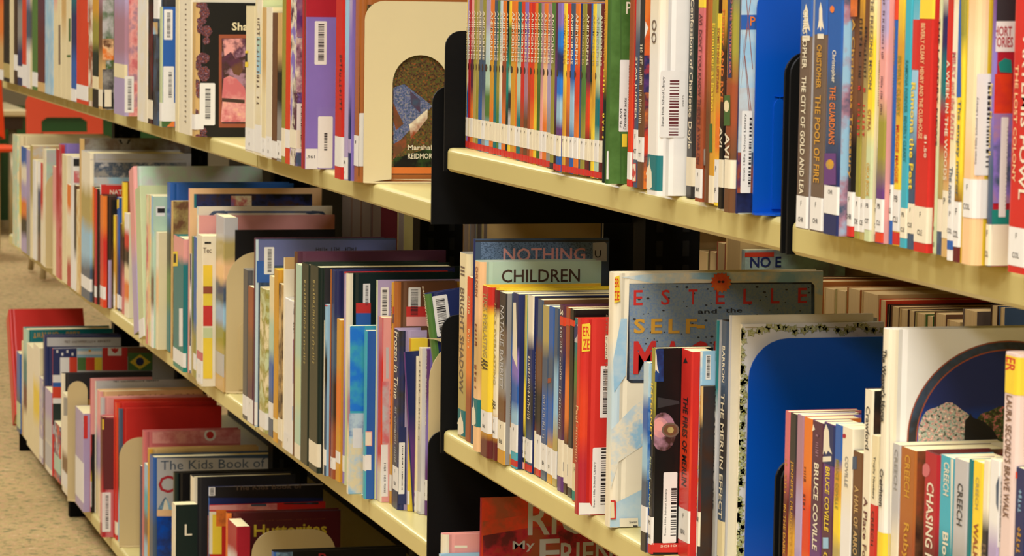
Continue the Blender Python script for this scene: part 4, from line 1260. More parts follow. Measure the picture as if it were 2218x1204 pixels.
b(1870, 1883, 522, None, 'cream>yellow>palegreen', 'cream', L=(430, 497), Lt=['PB', 'CIT'], T=[('THE FREEZING MOON', -10, 192, 'umber', dict(frac=.5)), ('CITRA', 236, 282, 'rust', dict(frac=.5)), ('ORCA BOOK', 352, 425, 'gold', dict(frac=.5))])
b(1884, 1892, 523, None, 'peach>orange>ivory>navy', 'peach', L=(440, 505), Lt=['PB', 'CL'], T=[('#18', 130, 230, 'brown', dict(frac=.5))])
b(1893, 1909, 526, None, 'pink>lavender>pink>olive>purple', 'pink', L=(430, 502), Lt=['PB', 'CLI'], T=[('#24', -40, 128, 'plum', dict(frac=.28)), ('#14', 165, 250, 'plum', dict(frac=.28))], art=[('band', 503, 526, 'scarlet')])
b(1911, 1929, 527, None, 'blue', 'blue', L=(398, 476), Lt=['F', 'CLE'], T=[('BEVERLY CLEARY', 58, 140, 'gold', dict(frac=.42)), ('#6', 150, 190, 'skyblue', dict(frac=.35))], art=[('band', -20, 42, 'scarlet')])
b(1931, 1945, 531, None, 'yellow>gold>yellow', 'orange', L=(410, 500), Lt=['PB', 'CLI'], T=[('BEVERLY CLEARY', 120, 250, 'olive', dict(frac=.5)), ('MUGGIE MAGGIE', 270, 395, 'scarlet', dict(frac=.5))], art=[('band', 502, 531, 'red')])
b(1947, 1961, 536, None, 'turquoise', 'turquoise', L=(450, 515, 'ivory'), Lt=['PB', 'CLE'], T=[('RAMONA FOREVER  BEVERLY CLEARY', 130, 350, 'teal', dict(frac=.45))])
b(1962, 1976, 539, None, 'turquoise>skyblue>slate', 'skyblue', L=(440, 505, 'ivory'), Lt=['F', 'CLE'], T=[('Ramona the Pest', 178, 410, 'yellow', dict(frac=.7))], art=[('band', 42, 150, 'red', 'spine_patch')])
b(1977, 2006, 544, None, 'red', 'red', L=(447, 525, 'ivory'), Lw=0.002, Lt=['F', 'CLE'], T=[('BEVERLY CLEARY  HENRY AND THE CLUBHOUSE', 50, 300, 'peach', dict(frac=.3, pos=.35)), ('$1.50', 290, 340, 'ivory', dict(frac=.2, pos=.75))], art=[('band', -30, 40, 'yellow')])
b(2008, 2022, 548, None, 'palegreen>cream>palegreen', 'ivory', T=[('THE LANDRY NEWS', 40, 315, 'charcoal', dict(frac=.75))], L=(480, 546, 'palegreen'), Lt=['F', 'CLE'])
b(2023, 2036, 551, None, 'black>ivory>navy>teal>crimson>khaki>slate', 'scarlet', L=(430, 500, 'ivory'))
b(2037, 2048, 556, None, 'brown>red>scarlet>tan', 'red', T=[('A WEEK IN THE WOODS', 130, 390, 'ivory')], L=(412, 515, 'ivory'), Lt=['P', ''])
b(2049, 2061, 564, None, 'gold>ivory>cream>white', 'cream', T=[('MILKY and the FAITH', 112, 300, 'rose'), ('The nose', 360, 440, 'slate')], L=(446, 520), Lt=['P', 'COL'], art=[('band', 520, 540, 'blue')])
b(2062, 2075, 568, None, 'navy>olive>yellow>yellow>maroon', 'yellow', T=[('The empty mirror', 215, 425, 'slate')], L=(436, 534), Lt=['F', 'COL'], art=[('s', 'blue', (2064, -10, 2082, 210), 'spine_print')])
b(2077, 2104, 574, None, 'peach>cream>peach', 'yellow', k='h', xr=2300, L=(386, 470), Lw=0.012, Lt=['F', 'COL'], d='peach hardback with yellow cover and library barcode label',
  art=[('bar', (2104, 160, 2148, 380), dict(bars=(.76, .98), dense=20)), ('t', 'Swan Hills School Library', (2110, 210, 2120, 356), 'charcoal', 90)])
b(2133, 2142, 577, None, 'purple>violet>slate', 'crimson', T=[('Egg or Monsters II', 180, 335, 'yellow')], xr=2300, L=(485, 575, 'ivory'), Lw=0.012, Lt=['F', 'COL'],
  art=[('c', 'charcoal', (2140, -40, 2200, 46), 'cover_picture'), ('c', 'white', (2140, 46, 2200, 112), 'title_panel'), ('t', 'SHORT', (2146, 57, 2192, 78), 'crimson', 0, .02), ('t', 'STORIES', (2144, 80, 2194, 102), 'crimson', 0, .02),
       ('c', 'jade', [(2162, 136), (2176, 126), (2190, 130), (2192, 158), (2166, 156)], 'cover_picture'), ('c', 'scarlet~crimson', (2150, 160, 2192, 246), 'cover_picture'), ('c', 'slate~violet~mauve', (2150, 246, 2192, 440), 'cover_picture'), ('c', 'jade', (2148, 454, 2192, 545), 'cover_picture'), ('bar', (2162, 254, 2184, 470), dict(bars=(.9, .96)))])
b(2177, 2222, 588, None, 'red', 'red', k='h', L=(492, 576, 'white'), Lt=['F', 'COL'], T=[('ARTEMIS FOWL', 80, 430, 'ivory', dict(frac=.34, pos=.72)), ('THE LOST COLONY', 140, 395, 'peach', dict(frac=.16, pos=.3))])

# ------------------------------------------------------------------ raised middle shelf (B-mid)
ROW = Row(Z_BM, 'books on the raised middle shelf', h=0.19, depth=0.12)
ROW.prev = 2.9475
ROW.chunk('left of large blue bookend', True)
b(989, 1006, 942, 544, 'cream>tan>khaki', 'grey', k='h', xr=1180, T=[('III', 575, 595, 'umber', dict(frac=.5)), ('BRIGHT SHADOW', 622, 850, 'umber', dict(frac=.5))], art=unicorn(989, 886, 1006, 942), d='tan hardback lettered down its spine with teal unicorn sticker')
b(1007, 1017, 953, 597, 'scarlet>orange>rust', 'orange', T=[('#10', 640, 760, 'peach', dict(frac=.4))])
b(1018.5, 1021, 960, 516, 'navy>slate', 'slate', k='h', xr=1320, d='slate hardback with pink capitals across its cover', pg='rose',
  art=[('c', 'charcoal', (1030, 520, 1318, 524), 'cover_print'), ('c', 'slate|stoneblue|slate', (1042, 524, 1300, 562), 'cover_picture'), ('t', 'NOTHING', (1090, 536, 1268, 566), 'pink', 0, .015), ('c', 'silver', [(1284, 526), (1310, 524), (1314, 528), (1314, 566), (1284, 566)], 'label'), ('t', 'U', (1288, 542, 1302, 558), 'ink')])
b(1021.5, 1034, 973, 562, 'peach>tan>peach', 'mint', k='h', xr=1303, pg='rose', T=[('CHILDREN', 575, 640, 'rust', dict(frac=.4)), ('#10', 700, 850, 'rust', dict(frac=.3))], d='peach-spined hardback with mint cover and brown capitals',
  art=[*unicorn(1019, 862, 1032, 922), ('t', 'CHILDREN', (1086, 582, 1256, 612), 'darkbrown')])
b(1038, 1056, 984, 615, 'red>yellow>yellow>yellow>yellow>yellow>gold>maroon', 'yellow', k='h', L=(888, 935, 'white'), Lt=['F', 'BAB'], T=[('TUCK EVERLASTING', 632, 772, 'khaki', dict(frac=.5)), ('ARA', 776, 800, 'ink', dict(frac=.8))], pg='rose')
b(1058, 1073, 991, 622, 'maroon>cream>ivory>cream>ivory>ivory>gold>maroon', 'yellow', k='h', L=(900, 946), Lt=['F', 'BAB'], T=[('TUCK EVERLASTING', 650, 830, 'khaki', dict(frac=.5)), ('ARA', 864, 884, 'ink', dict(frac=.8))])
b(1075, 1091, 999, 629, 'charcoal>umber>grey>brown>gold', 'grey', L=(910, 972, 'ivory'), Lt=['F', 'BAB'], T=[('NATALIE BABBITT', 660, 840, 'silver', dict(frac=.5))])
b(1092, 1098, 1002, 630, 'slate>blue>navy>gold', 'blue', L=(920, 978), T=[('#15', 805, 900, 'ivory', dict(frac=.4))])
b(1098.5, 1118, 1006, 629, 'navy>navy>violet>blue>skyblue>turquoise', 'navy', L=(915, 975), Lt=['F', ''], art=[('s', 'ivory', [(1112, 655), (1118, 655), (1121, 800), (1110, 770)], 'spine_print'), ('band', 993, 1006, 'red')])
b(1118.5, 1127, 1010, 633, 'khaki>olive>yellow>charcoal', 'yellow', L=(940, 985), Lt=['F', 'O'], art=[('band', 995, 1010, 'pink')])
b(1128, 1136, 1014, 634, 'turquoise>skyblue>slate>green', 'turquoise', L=(943, 990), Lt=['F', 'O'], art=[('band', 1000, 1014, 'red')])
b(1137, 1149, 1020, 636, 'ivory>navy>charcoal>slate', 'navy', L=(950, 1000), Lt=['F', ''], art=[('band', 1005, 1020, 'red')], T=[('#18', 770, 910, 'ivory', dict(frac=.4))])
b(1150, 1158, 1024, 641, 'navy>brown>charcoal>rust', 'charcoal', L=(930, 1010, 'ivory'), T=[('#18', 760, 900, 'silver', dict(frac=.4))])
b(1159, 1169, 1030, 645, 'slate>brown>black>plum', 'brown', L=(940, 1015), Lt=['F', ''], art=[('band', 1015, 1030, 'red')])
b(1170, 1182, 1036, 658, 'khaki>slate>blue>slate', 'slate', L=(960, 1018), Lt=['F', 'BA'], T=[('#16', 850, 950, 'silver', dict(frac=.4))])
b(1183, 1194, 1044, 660, 'blue>slate>blue>gold', 'blue', L=(968, 1026), Lt=['F', 'O'], art=[('s', 'rust', (1183, 818, 1194, 828), 'spine_print')])
b(1195, 1203, 1051, 664, 'slate>skyblue>khaki', 'slate', L=(975, 1035))
b(1204, 1217, 1060, 657, 'plum>navy>plum>purple', 'plum', k='h', L=(950, 1030, 'ivory'), T=[('S', 668, 680, 'ivory', dict(frac=.5)), ('#26', 705, 930, 'silver', dict(frac=.3))], art=[('band', 683, 702, 'scarlet')])
b(1218, 1227, 1067, 662, 'rust>orange>darkbrown', 'rust', L=(960, 1045, 'ivory'), art=[('band', 686, 702, 'scarlet'), ('s', 'navy', (1219, 1000, 1226, 1020), 'label_print')])
b(1228, 1237, 1074, 666, 'black>charcoal', 'black', L=(968, 1055, 'ivory'), art=[('band', 690, 703, 'scarlet'), ('s', 'navy', (1229, 1005, 1236, 1030), 'label_print')])
b(1238, 1249, 1084, 686, 'teal>green>brown>rust>scarlet', 'scarlet', L=(1003, 1063, 'cream'), Lt=['F', ''], art=[('band', 700, 740, 'silver'), ('s', 'navy', [(1240, 706), (1248, 700), (1254, 712), (1250, 728), (1242, 736)], 'sticker'), ('band', 1062, 1084, 'jade')])


def red_book(bk):
    q = bk.quad
    q('c', [(1260, 702), (1277, 700), (1279, 704), (1278, 760), (1260, 762)], print_mat('yellow'), 'sticker')
    bk.text_cover('ER', (1262, 707, 1277, 728), 'scarlet', 0, .02)
    bk.text_cover('ZE', (1262, 734, 1277, 757), 'scarlet', 0, .02)
    bk.text_cover('P', (1310, 726, 1334, 778), 'ivory', 0, .03)
    q('c', [(1248, 1089), (1278, 1089), (1286, 1110), (1286, 1158), (1248, 1160)], print_mat('white'), 'spine_label')
    bk.text_cover('AN', (1249, 1126, 1257, 1132), 'ink')
    bk.text_cover('Jo', (1288, 1140, 1314, 1160), 'yellow', 0, .01)
    bk.barcode((1299, 792, 1325, 905), bars=(.25, .8), dense=34)
    bk.barcode((1281, 968, 1326, 1122), bars=(.44, .84), span=(.14, .97), dense=22)
    bk.text_cover('Swan Hills School Library', (1284, 1000, 1291, 1099), 'charcoal', 90)


b(1240, 1252, 1189, 686, 'red>scarlet>crimson', 'red', k='h', sb=-0.012, xr=1480, T=[('Paul', 876, 912, 'peach', dict(frac=.4)), ('#12', 918, 1000, 'peach', dict(frac=.3))], art=[('fn', red_book)], d='red hardback hanging over the shelf edge with two barcode labels')
b(1252.2, 1253, 1170, 649, 'scarlet', 'scarlet', xr=1345, sb=0.05, art=[('t', 'R', (1313, 664, 1319, 673), 'ivory')])


def estelle(bk):
    q = bk.quad
    rnd = random.Random(11)
    q('c', [(1345, 600), (1420, 588), (1790, 588), (1790, 640), (1700, 612), (1500, 604), (1440, 618)], print_mat('skyblue~paleblue~ivory'), 'cover_picture')
    q('c', [(1328, 780), (1345, 690), (1358, 690), (1356, 812), (1330, 850)], print_mat('skyblue~paleblue'), 'cover_picture')
    q('c', [(1322, 930), (1372, 880), (1400, 860), (1400, 960), (1340, 1000), (1322, 1060)], print_mat('paleblue~ivory~skyblue'), 'cover_picture')
    q('c', [(1322, 1095), (1390, 1060), (1400, 1150), (1396, 1182), (1318, 1184)], print_mat('paleblue~skyblue'), 'cover_picture')
    q('c', [(1363, 614), (1757, 611), (1764, 618), (1764, 828), (1366, 829), (1357, 822)], print_mat('charcoal~slate'), 'panel_edge')
    q('c', (1363, 615, 1757, 822), print_mat('stoneblue|stone|stoneblue'), 'title_panel')
    vs = []
    for i in range(110):
        x, y = rnd.uniform(1368, 1752), rnd.uniform(619, 815)
        r = rnd.choice((1.0, 1.3, 2.0, 2.6))
        vs.append([(x + r * 1.6 * math.cos(t + .5), y + r * math.sin(t + .5)) for t in (0, 1.2, 2.4, 3.6, 4.8)])
    off = bk.lay()
    V, F = [], []
    for poly in vs:
        i = len(V)
        for p in poly:
            l = bk.local(p[0], p[1], 1, 0.0)
            V.append((l.x, -off, l.z))
        F.append(tuple(range(i, i + 5)))
    mesh_obj('speck_print', V, F, print_mat('charcoal'), bk.root)['kind'] = 'stuff'
    for i, ch in enumerate('ESTELLE'):
        x = 1372 + 59.3 * i
        bk.text_cover(ch, (x, 628 - i * .8, x + 20, 661 - i * .8), 'red', 0, .01)
    bk.text_cover('and', (1511, 669, 1552, 679), 'ink'); bk.text_cover('the', (1571, 666, 1607, 677), 'ink')
    for i, ch in enumerate('SELF'):
        x = 1372 + 37.5 * i
        bk.text_cover(ch, (x, 690, x + 25, 722), 'gold', 0, .03)
    q('c', (1508, 704, 1526, 711), print_mat('gold'), 'lettering')
    for ch, xa, xb in (('M', 1371, 1420), ('A', 1432, 1480), ('C', 1490, 1532), ('H', 1544, 1590)):
        bk.text_cover(ch, (xa, 738, xb, 810), 'red', 0, .03)
    n = 30
    q('c', [(1561 + (24 if k % 2 else 18.5) * math.cos(2 * math.pi * k / n), 611 + (24 if k % 2 else 18.5) * math.sin(2 * math.pi * k / n)) for k in range(n)], print_mat('orange~scarlet'), 'sun_print')
    for xx in (1557, 1565):
        q('c', [(xx + 4 * math.cos(t), 610 + 2.6 * math.sin(t)) for t in [2 * math.pi * k / 8 for k in range(8)]], print_mat('ink'), 'sun_print')
    q('c', [(1328, 600), (1341, 596), (1343, 652), (1326, 656)], print_mat('yellow'), 'sticker')
    bk.text_cover('ER', (1330, 603, 1341, 622), 'scarlet', 0, .02); bk.text_cover('ZE', (1328, 630, 1341, 650), 'scarlet', 0, .02)
    q('c', [(1312, 1083), (1332, 1083), (1334, 1087), (1333, 1124), (1312, 1125)], print_mat('red'), 'sticker')
    q('c', [(1312, 1087), (1329, 1087), (1330, 1121), (1312, 1122)], print_mat('cream'), 'sticker')
    q('c', [(1312, 1096), (1318, 1102), (1320, 1108), (1316, 1114), (1312, 1112)], print_mat('scarlet'), 'maple_leaf')
    q('c', [(1341, 1122), (1381, 1121), (1381, 1180), (1341, 1180)], print_mat('ivory'), 'label')
    bk.text_cover('Swan', (1362, 1127, 1379, 1133), 'charcoal')
    q('c', (1370, 1137, 1380, 1157), print_mat('charcoal'), 'label_print')


b(1306, 1320, 1188, 585, 'ivory>paleblue>ivory', 'ivory', k='h', sb=-0.004, xr=1783, T=[('ESTELLE AND THE SELF-', 680, 850, 'umber', dict(frac=.25, pos=.2))], art=[('fn', estelle)], d='large pale picture book with red capitals and orange sun')
b(1386, 1398, 1191, 780, 'paleblue>blue>skyblue>slate>charcoal', 'blue', xr=1500, L=(1094, 1150, 'white'), art=[('c', 'paleblue~skyblue', (1398, 784, 1412, 860), 'cover_picture'), ('c', 'blue~skyblue', (1396, 860, 1410, 1040), 'cover_picture')])


def nebula(bk):
    q = bk.quad
    C = lambda x, y, rx, ry, n=18: [(x + rx * math.cos(2 * math.pi * k / n), y + ry * math.sin(2 * math.pi * k / n)) for k in range(n)]
    q('c', [(1424, 860), (1470, 868), (1472, 874), (1424, 884)], print_mat('charcoal'), 'cover_picture')
    q('c', C(1436, 935, 28, 42), print_mat('plum~darkbrown~mauve'), 'cover_picture')
    q('c', C(1430, 926, 18, 22), print_mat('mauve~pink'), 'cover_picture')
    q('c', C(1428, 922, 9, 11), print_mat('pink~ivory'), 'cover_picture')
    q('c', C(1452, 931, 19, 16), print_mat('umber'), 'coin_print'); q('c', C(1452, 931, 15, 12), print_mat('brown'), 'coin_print'); q('c', C(1452, 931, 7, 7), print_mat('khaki~umber'), 'coin_print')
    q('c', (1416, 752, 1437, 826), print_mat('navy~blue'), 'sticker')
    q('c', [(1418, 755), (1422, 770), (1423, 790), (1427, 808), (1420, 800), (1416, 806)], print_mat('ivory'), 'rocket_print')
    bk.barcode((1434, 1022, 1467, 1176), bars=(.58, .98), span=(.1, .78), dense=22)
    bk.text_cover('Swan Hills School Library', (1438, 1058, 1445, 1160), 'charcoal', 90)
    q('c', (1410, 1176, 1470, 1196), print_mat('red'), 'colour_band')
    bk.text_cover('SCHO', (1430, 1179, 1466, 1185), 'ivory')


b(1399, 1411, 1196, 748, 'olive>black>charcoal', 'black', xr=1545, k='p', L=(1116, 1176), Lt=['PS', 'BAR'], T=[('INTERNET', 826, 948, 'yellow', dict(frac=.5)), ('friend or foe?', 985, 1100, 'palegreen', dict(frac=.4))], art=[('fn', nebula), ('band', 1176, 1196, 'red')], d='black book with glowing coin on its cover and red foot band')
b(1465, 1490, 1200, 751, 'red>scarlet>red', 'red', L=(1100, 1170), Lt=['F', 'BAR'], T=[('THE FIRES OF MERLIN', 856, 1050, 'ink', dict(frac=.45))], art=[('s', 'ink', [(1485, 774), (1490, 786), (1480, 786)], 'imprint_mark')], xr=1545)
b(1490.5, 1500, 1205, 752, 'skyblue~ivory', 'skyblue', xr=1600, L=(1120, 1190), T=[('#8', 1000, 1100, 'yellow', dict(frac=.4))], art=[('bar', (1528, 768, 1540, 822), dict(bars=(.2, .8))), ('s', 'yellow', (1503, 762, 1511, 790), 'spine_print')])
b(1500.5, 1512, 1212, 830, 'tan>charcoal>darkbrown>maroon>charcoal', 'darkbrown~charcoal', xr=1600, L=(1105, 1180, 'ivory'), Lt=['BAR', ''], T=[('THE GREAT TREE OF AVALON', 850, 1020, 'gold', dict(frac=.5))], art=[('s', 'scarlet', [(1507 + 6 * math.cos(t), 1038 + 22 * math.sin(t)) for t in [2 * math.pi * k / 12 for k in range(12)]], 'sticker')])
b(1533, 1544, 1214, 688, 'teal>silver>grey', 'silver', k='h', xr=1900, T=[('THE ANCIENT ONE', 830, 1100, 'charcoal', dict(frac=.6)), ], art=[('s', 'teal', (1538, 690, 1550, 780), 'sticker'), ('s', 'ivory', [(1540, 700), (1548, 720), (1546, 770), (1539, 774)], 'unicorn_print')])
b(1545, 1567, 1218, 688, 'slate>charcoal>slate', 'charcoal', k='h', xr=1890, T=[('BARRON', 745, 824, 'ivory', dict(frac=.32)), ('THE MERLIN EFFECT', 848, 1120, 'ivory', dict(frac=.42))], L=(1125, 1204, 'cream'), d='slate hardback with ivory capitals down its wrapped spine')


def ivy(bk):
    q = bk.quad
    q('c', [(1581, 712), (1601, 714), (1603, 720), (1602, 774), (1598, 778), (1579, 776)], print_mat('scarlet'), 'sticker')
    q('c', [(1584, 722), (1590, 736), (1593, 748), (1595, 762), (1580, 762)], print_mat('jade'), 'tree_print')
    rnd = random.Random(4)
    V, F, V2, F2 = [], [], [], []
    off = bk.lay()

    def leaf(x, y, r, a, VV, FF, o):
        i = len(VV)
        for k, rr in enumerate((1, .55, .85, .5, .8, .35, .8, .5, .85, .55)):
            t = a + 2 * math.pi * k / 10
            l = bk.local(x + rr * r * math.cos(t), y + rr * r * math.sin(t), 1, 0.0)
            VV.append((min(max(l.x, 0), bk.D), -o, min(max(l.z, 0), bk.H)))
        l = bk.local(x, y, 1, 0.0)
        VV.append((min(max(l.x, 0), bk.D), -o, min(max(l.z, 0), bk.H)))
        for k in range(10):
            FF.append((i + k, i + (k + 1) % 10, i + 10))
    pts = [(1609 - 3 * math.sin(j * .35) - j * 0.18, 716 + j * 9.0) for j in range(56)] + [(1612 + j * 13, 712 + 6 * math.sin(j * .9)) for j in range(1, 24)]
    for x, y in pts:
        for _ in range(1 + (rnd.random() < .45)):
            a, bb, r = x + rnd.uniform(-7, 7), y + rnd.uniform(-4, 4), rnd.uniform(7, 12)
            ang = rnd.uniform(0, 6.28)
            leaf(a, bb, r + 0.8, ang, V2, F2, off)
            leaf(a, bb, r, ang, V, F, off + 0.00015)
    bk.lay(); bk.lay()
    o2 = mesh_obj('ivy_print', V2, F2, print_mat('leafgreen'), bk.root); o2['kind'] = 'stuff'
    o1 = mesh_obj('ivy_print', V, F, print_mat('olive|palegreen|khaki|palegreen'), bk.root); o1['kind'] = 'stuff'
    q('c', (1614, 709, 1900, 710), print_mat('khaki'), 'border_line')


b(1567.5, 1569.5, 1220, 680, 'silver', 'ivory', k='h', xr=1892, sb=0.03)
b(1570, 1576, 1222, 692, 'ivory', 'white', k='h', xr=1915, art=[('fn', ivy)], d='white hardback bordered with printed ivy behind the blue bookend')
by = on_plane(1610, 1245, 2, Z_BM).y
bookend(1612, 2010, 732, 1250, Z_BM, min(by, ROW.prev - 0.003), blue_paint, 'large blue bookend in front of the ivy-bordered white book', r=0.032)
SBC = next(v / 1000 for v in range(30, -60, -1) if on_plane(1691, 1090, 0, v / 1000).y < 1.968)
print('overhang of the near middle row', SBC)

# ------------------------------------------------------------------ near bay, middle shelf (C-mid)
ROW = Row(Z_BM, 'books on the near middle shelf past the large blue bookend', h=0.175, depth=0.105)
ROW.prev = 1.9745
ROW.chunk('right of large blue bookend')


def c(x0, x1, yt, sc, cc=None, **k):
    b(x0, x1, 1300, yt, sc, cc, sb=k.pop('sb', SBC), **k)


c(1691, 1701, 886, 'rose>maroon>rust', 'rose', xr=1866, T=[('#9', 990, 1080, 'gold', dict(frac=.4)), ('IN THE DARK', 1090, 1200, 'gold', dict(frac=.5))])
c(1701.5, 1716, 890, 'charcoal>plum>gold>plum', 'plum', xr=1866, T=[("JENNIFER MURDLEY'S TOAD", 995, 1240, 'gold', dict(frac=.5))])
c(1716.5, 1731, 893, 'mauve>lavender>violet', 'violet', xr=1866)
c(1731.5, 1749, 899, 'orange>scarlet>orange', 'orange', xr=1866, T=[('#10', 1010, 1110, 'maroon', dict(frac=.25, pos=.3))])
c(1749.5, 1774, 906, 'plum>purple', 'purple', xr=1866, T=[('#8', 938, 988, 'mauve', dict(frac=.25)), ('BRUCE COVILLE', 1000, 1190, 'ivory', dict(frac=.42, bold=.02))], art=[('s', 'ivory', [(1762, 918), (1766, 930), (1759, 934)], 'imprint_mark')])
c(1774.5, 1798, 910, 'purple>plum>purple', 'purple', xr=1870, T=[('BRUCE COVILLE', 1008, 1148, 'yellow', dict(frac=.42, bold=.02)), ('C', 1194, 1212, 'yellow', dict(frac=.4))], art=[('band', 912, 1003, 'navy'), ('s', 'ivory', [(1790, 918), (1796, 934), (1797, 966), (1803, 984), (1794, 976), (1790, 984), (1786, 976), (1779, 984), (1784, 966), (1785, 934)], 'rocket_print'), ('s', 'ivory', (1780, 988, 1801, 999), 'imprint_block'), ('s', 'skyblue', (1783, 1164, 1795, 1188), 'imprint_block')])
c(1798.5, 1814, 914, 'blue>gold>yellow>khaki>leafgreen>slate', 'skyblue', xr=1870, T=[('BRUCE COVILLE', 992, 1100, 'olive', dict(frac=.42))])
c(1814.5, 1838, 919, 'ivory>white>silver', 'ivory', xr=1880, T=[('COVILLE', 985, 1052, 'grey', dict(frac=.3))], art=[('s', 'crimson', [(1829 + 4 * math.cos(t), 944 + 5 * math.sin(t)) for t in [2 * math.pi * k / 8 for k in range(8)]], 'apple_print')])
c(1838.5, 1860, 972, 'brown>charcoal>darkbrown', 'darkbrown', xr=1890, T=[('A HAIL OF ARROWS', 1050, 1230, 'tan', dict(frac=.42))], art=[('s', 'slate', (1845, 988, 1856, 1016), 'imprint_block')])
c(1860.5, 1878, 838, 'ivory>cream', 'darkbrown~black', k='p', xr=1960, h=None, T=[('Crawford', 876, 970, 'charcoal', dict(frac=.5)), ('A Place For', 1074, 1220, 'maroon', dict(frac=.5))])
c(1878.5, 1893, 938, 'cream>ivory>red>scarlet', 'ivory', xr=1960, T=[('Trophy Newbery', 985, 1078, 'ink', dict(frac=.4)), ('CREECH', 1104, 1180, 'ink', dict(frac=.4))], art=[('band', 1090, 1260, 'red')])


def horse(bk):
    q = bk.quad
    R_ = lambda r, a0=math.pi * 1.5, a1=math.pi * .98, n=22: [(2186 + r * math.cos(a0 + (a1 - a0) * k / n), 956 + (r * 0.985) * math.sin(a0 + (a1 - a0) * k / n)) for k in range(n + 1)]

    def disc(r, m, name):
        n = 30
        pts = [(2186 + r * math.cos(math.pi + math.pi * k / n), 956 + r * .985 * math.sin(math.pi + math.pi * k / n)) for k in range(n + 1)]
        pts += [(2186 + r, 1204), (2186 - r, 1204)]
        q('c', pts, m, name)
    disc(222, print_mat('rust'), 'arch_border'); disc(219, print_mat('charcoal~slate'), 'arch_border'); disc(203, print_mat('rust'), 'arch_border')
    disc(200, print_mat('navy>royal>slateblue'), 'arch_picture')
    mound = lambda x, y, w, h, n=16: [(x + w * math.cos(math.pi + math.pi * k / n), y + h * (math.sin(math.pi + math.pi * k / n)) * (1 + .06 * math.sin(k * 5))) for k in range(n + 1)] + [(x + w, y + 260), (x - w, y + 260)]
    q('c', mound(2050, 940, 62, 66), print_mat('darkbrown|mint|rose|ivory'), 'arch_picture')
    q('c', mound(2165, 944, 60, 62), print_mat('darkbrown|leafgreen|rose'), 'arch_picture')
    q('c', [(2088, 960), (2090, 910), (2097, 903), (2101, 894), (2107, 904), (2130, 912), (2150, 930), (2168, 960), (2180, 1100), (2080, 1100)], print_mat('black'), 'horse_print')
    q('c', (1924, 715, 1926, 1204), print_mat('silver'), 'hinge_line')


c(1893.5, 1911, 706, 'ivory>white', 'white', k='h', xr=2330, sb=SBC - 0.004, T=[("The Weaver's Horse", 752, 910, 'ink', dict(frac=.58, bold=.03)), ('Creighton', 1012, 1094, 'ink', dict(frac=.55, bold=.03))], art=[('fn', horse), ('band', 1150, 1240, 'yellow', 'sticker')], d='tall white hardback with arched night scene and horse')
ROW.h = 0.175
c(1917, 1941, 953, 'silver>ivory>cream', 'ivory', xr=2178, T=[('CREECH', 968, 1056, 'grey', dict(frac=.42))])
c(1942, 1974, 963, 'caramel>rust>brown', 'rust~brown~darkbrown', k='p', xr=2180, T=[('CREECH', 982, 1074, 'gold', dict(frac=.36)), ('Ruby Holler', 1130, 1330, 'gold', dict(frac=.46))])
c(1991, 2027, 972, 'crimson>maroon>red', 'maroon', xr=2180, k='h', T=[('CHASING REDBIRD', 1042, 1330, 'ivory', dict(frac=.42)), ], art=[('s', 'rose', [(2006 + 9 * math.cos(t), 1018 + 15 * math.sin(t)) for t in [2 * math.pi * k / 10 for k in range(10)]], 'bird_print'), ('s', 'white', (1985, 992, 1993, 1134), 'label')])
c(2028, 2057, 981, 'turquoise>teal>skyblue', 'turquoise~ivory', xr=2182, T=[('CREECH', 998, 1070, 'ivory', dict(frac=.4)), ('Bloomability', 1150, 1350, 'ivory', dict(frac=.55))], art=[('s', 'ivory', (2060, 992, 2067, 1204), 'spine_print')])
c(2058, 2088, 988, 'silver>grey>lavender', 'silver~mauve', xr=2184, T=[('CREECH', 1044, 1136, 'charcoal', dict(frac=.4))])
c(2088.5, 2098, 991, 'teal>turquoise', 'teal', xr=2186)
c(2098.5, 2120, 994, 'yellow>cream>yellow', 'yellow', xr=2190, T=[('CREECH', 1030, 1100, 'khaki', dict(frac=.34)), ('WALK TWO MOONS', 1130, 1400, 'rust', dict(frac=.5, bold=.02))])
c(2120.5, 2134, 992, 'ivory>charcoal>ivory>brown>ivory', 'ivory', k='p', xr=2195, T=[('Bl', 1176, 1204, 'umber', dict(frac=.8))])
c(2134.5, 2156, 990, 'white>lavender>silver>white', 'ivory', xr=2200, art=[('bar', (2160, 1030, 2172, 1185), dict(bars=(.5, .8), dense=40)), ('s', 'slate', [(2158, 1050), (2166, 1030), (2166, 1110), (2158, 1090)], 'spine_print')])
c(2157, 2190, 757, 'palepink>palepink>palepink>peach>peach', 'palepink', k='h', xr=2330, T=[("LAURA SECORD'S BRAVE WALK", 852, 1120, 'brown', dict(frac=.4))], art=[('band', 766, 848, 'yellow', 'sticker'), ('fn', lambda bk: (bk.text_spine('ER', 770, 800, 'red', .6))), ], d='pink-to-peach hardback with yellow sticker atop its spine')
c(2191, 2215, 1008, 'navy>blue', 'navy', xr=2330, T=[('#6', 1050, 1110, 'skyblue', dict(frac=.3)), ('#6', 1130, 1200, 'gold', dict(frac=.4))], art=[('s', 'scarlet', (2200, 1022, 2204, 1036), 'spine_print')])

# ------------------------------------------------------------------ raised lowest visible shelf (B-bottom)
ROW = Row(Z_BB, 'books low down beside the black bracket', h=0.25, depth=0.2)
ROW.prev = 2.9475
ROW.chunk('below the raised middle shelf')


def low(x0, x1, yt, sc, cc, sb, **k):
    b(x0, x1, 1500, yt, sc, cc, sb=sb, **k)


low(948, 955, 1151, 'ivory', 'pink', -0.007, k='h', xr=1165, d='pale pink hardback', art=[('c', 'ivory', (984, 1181, 1012, 1187), 'label')])
low(937, 944, 1190, 'paleblue', 'skyblue', -0.0115, k='h', xr=1160, d='sky blue hardback')


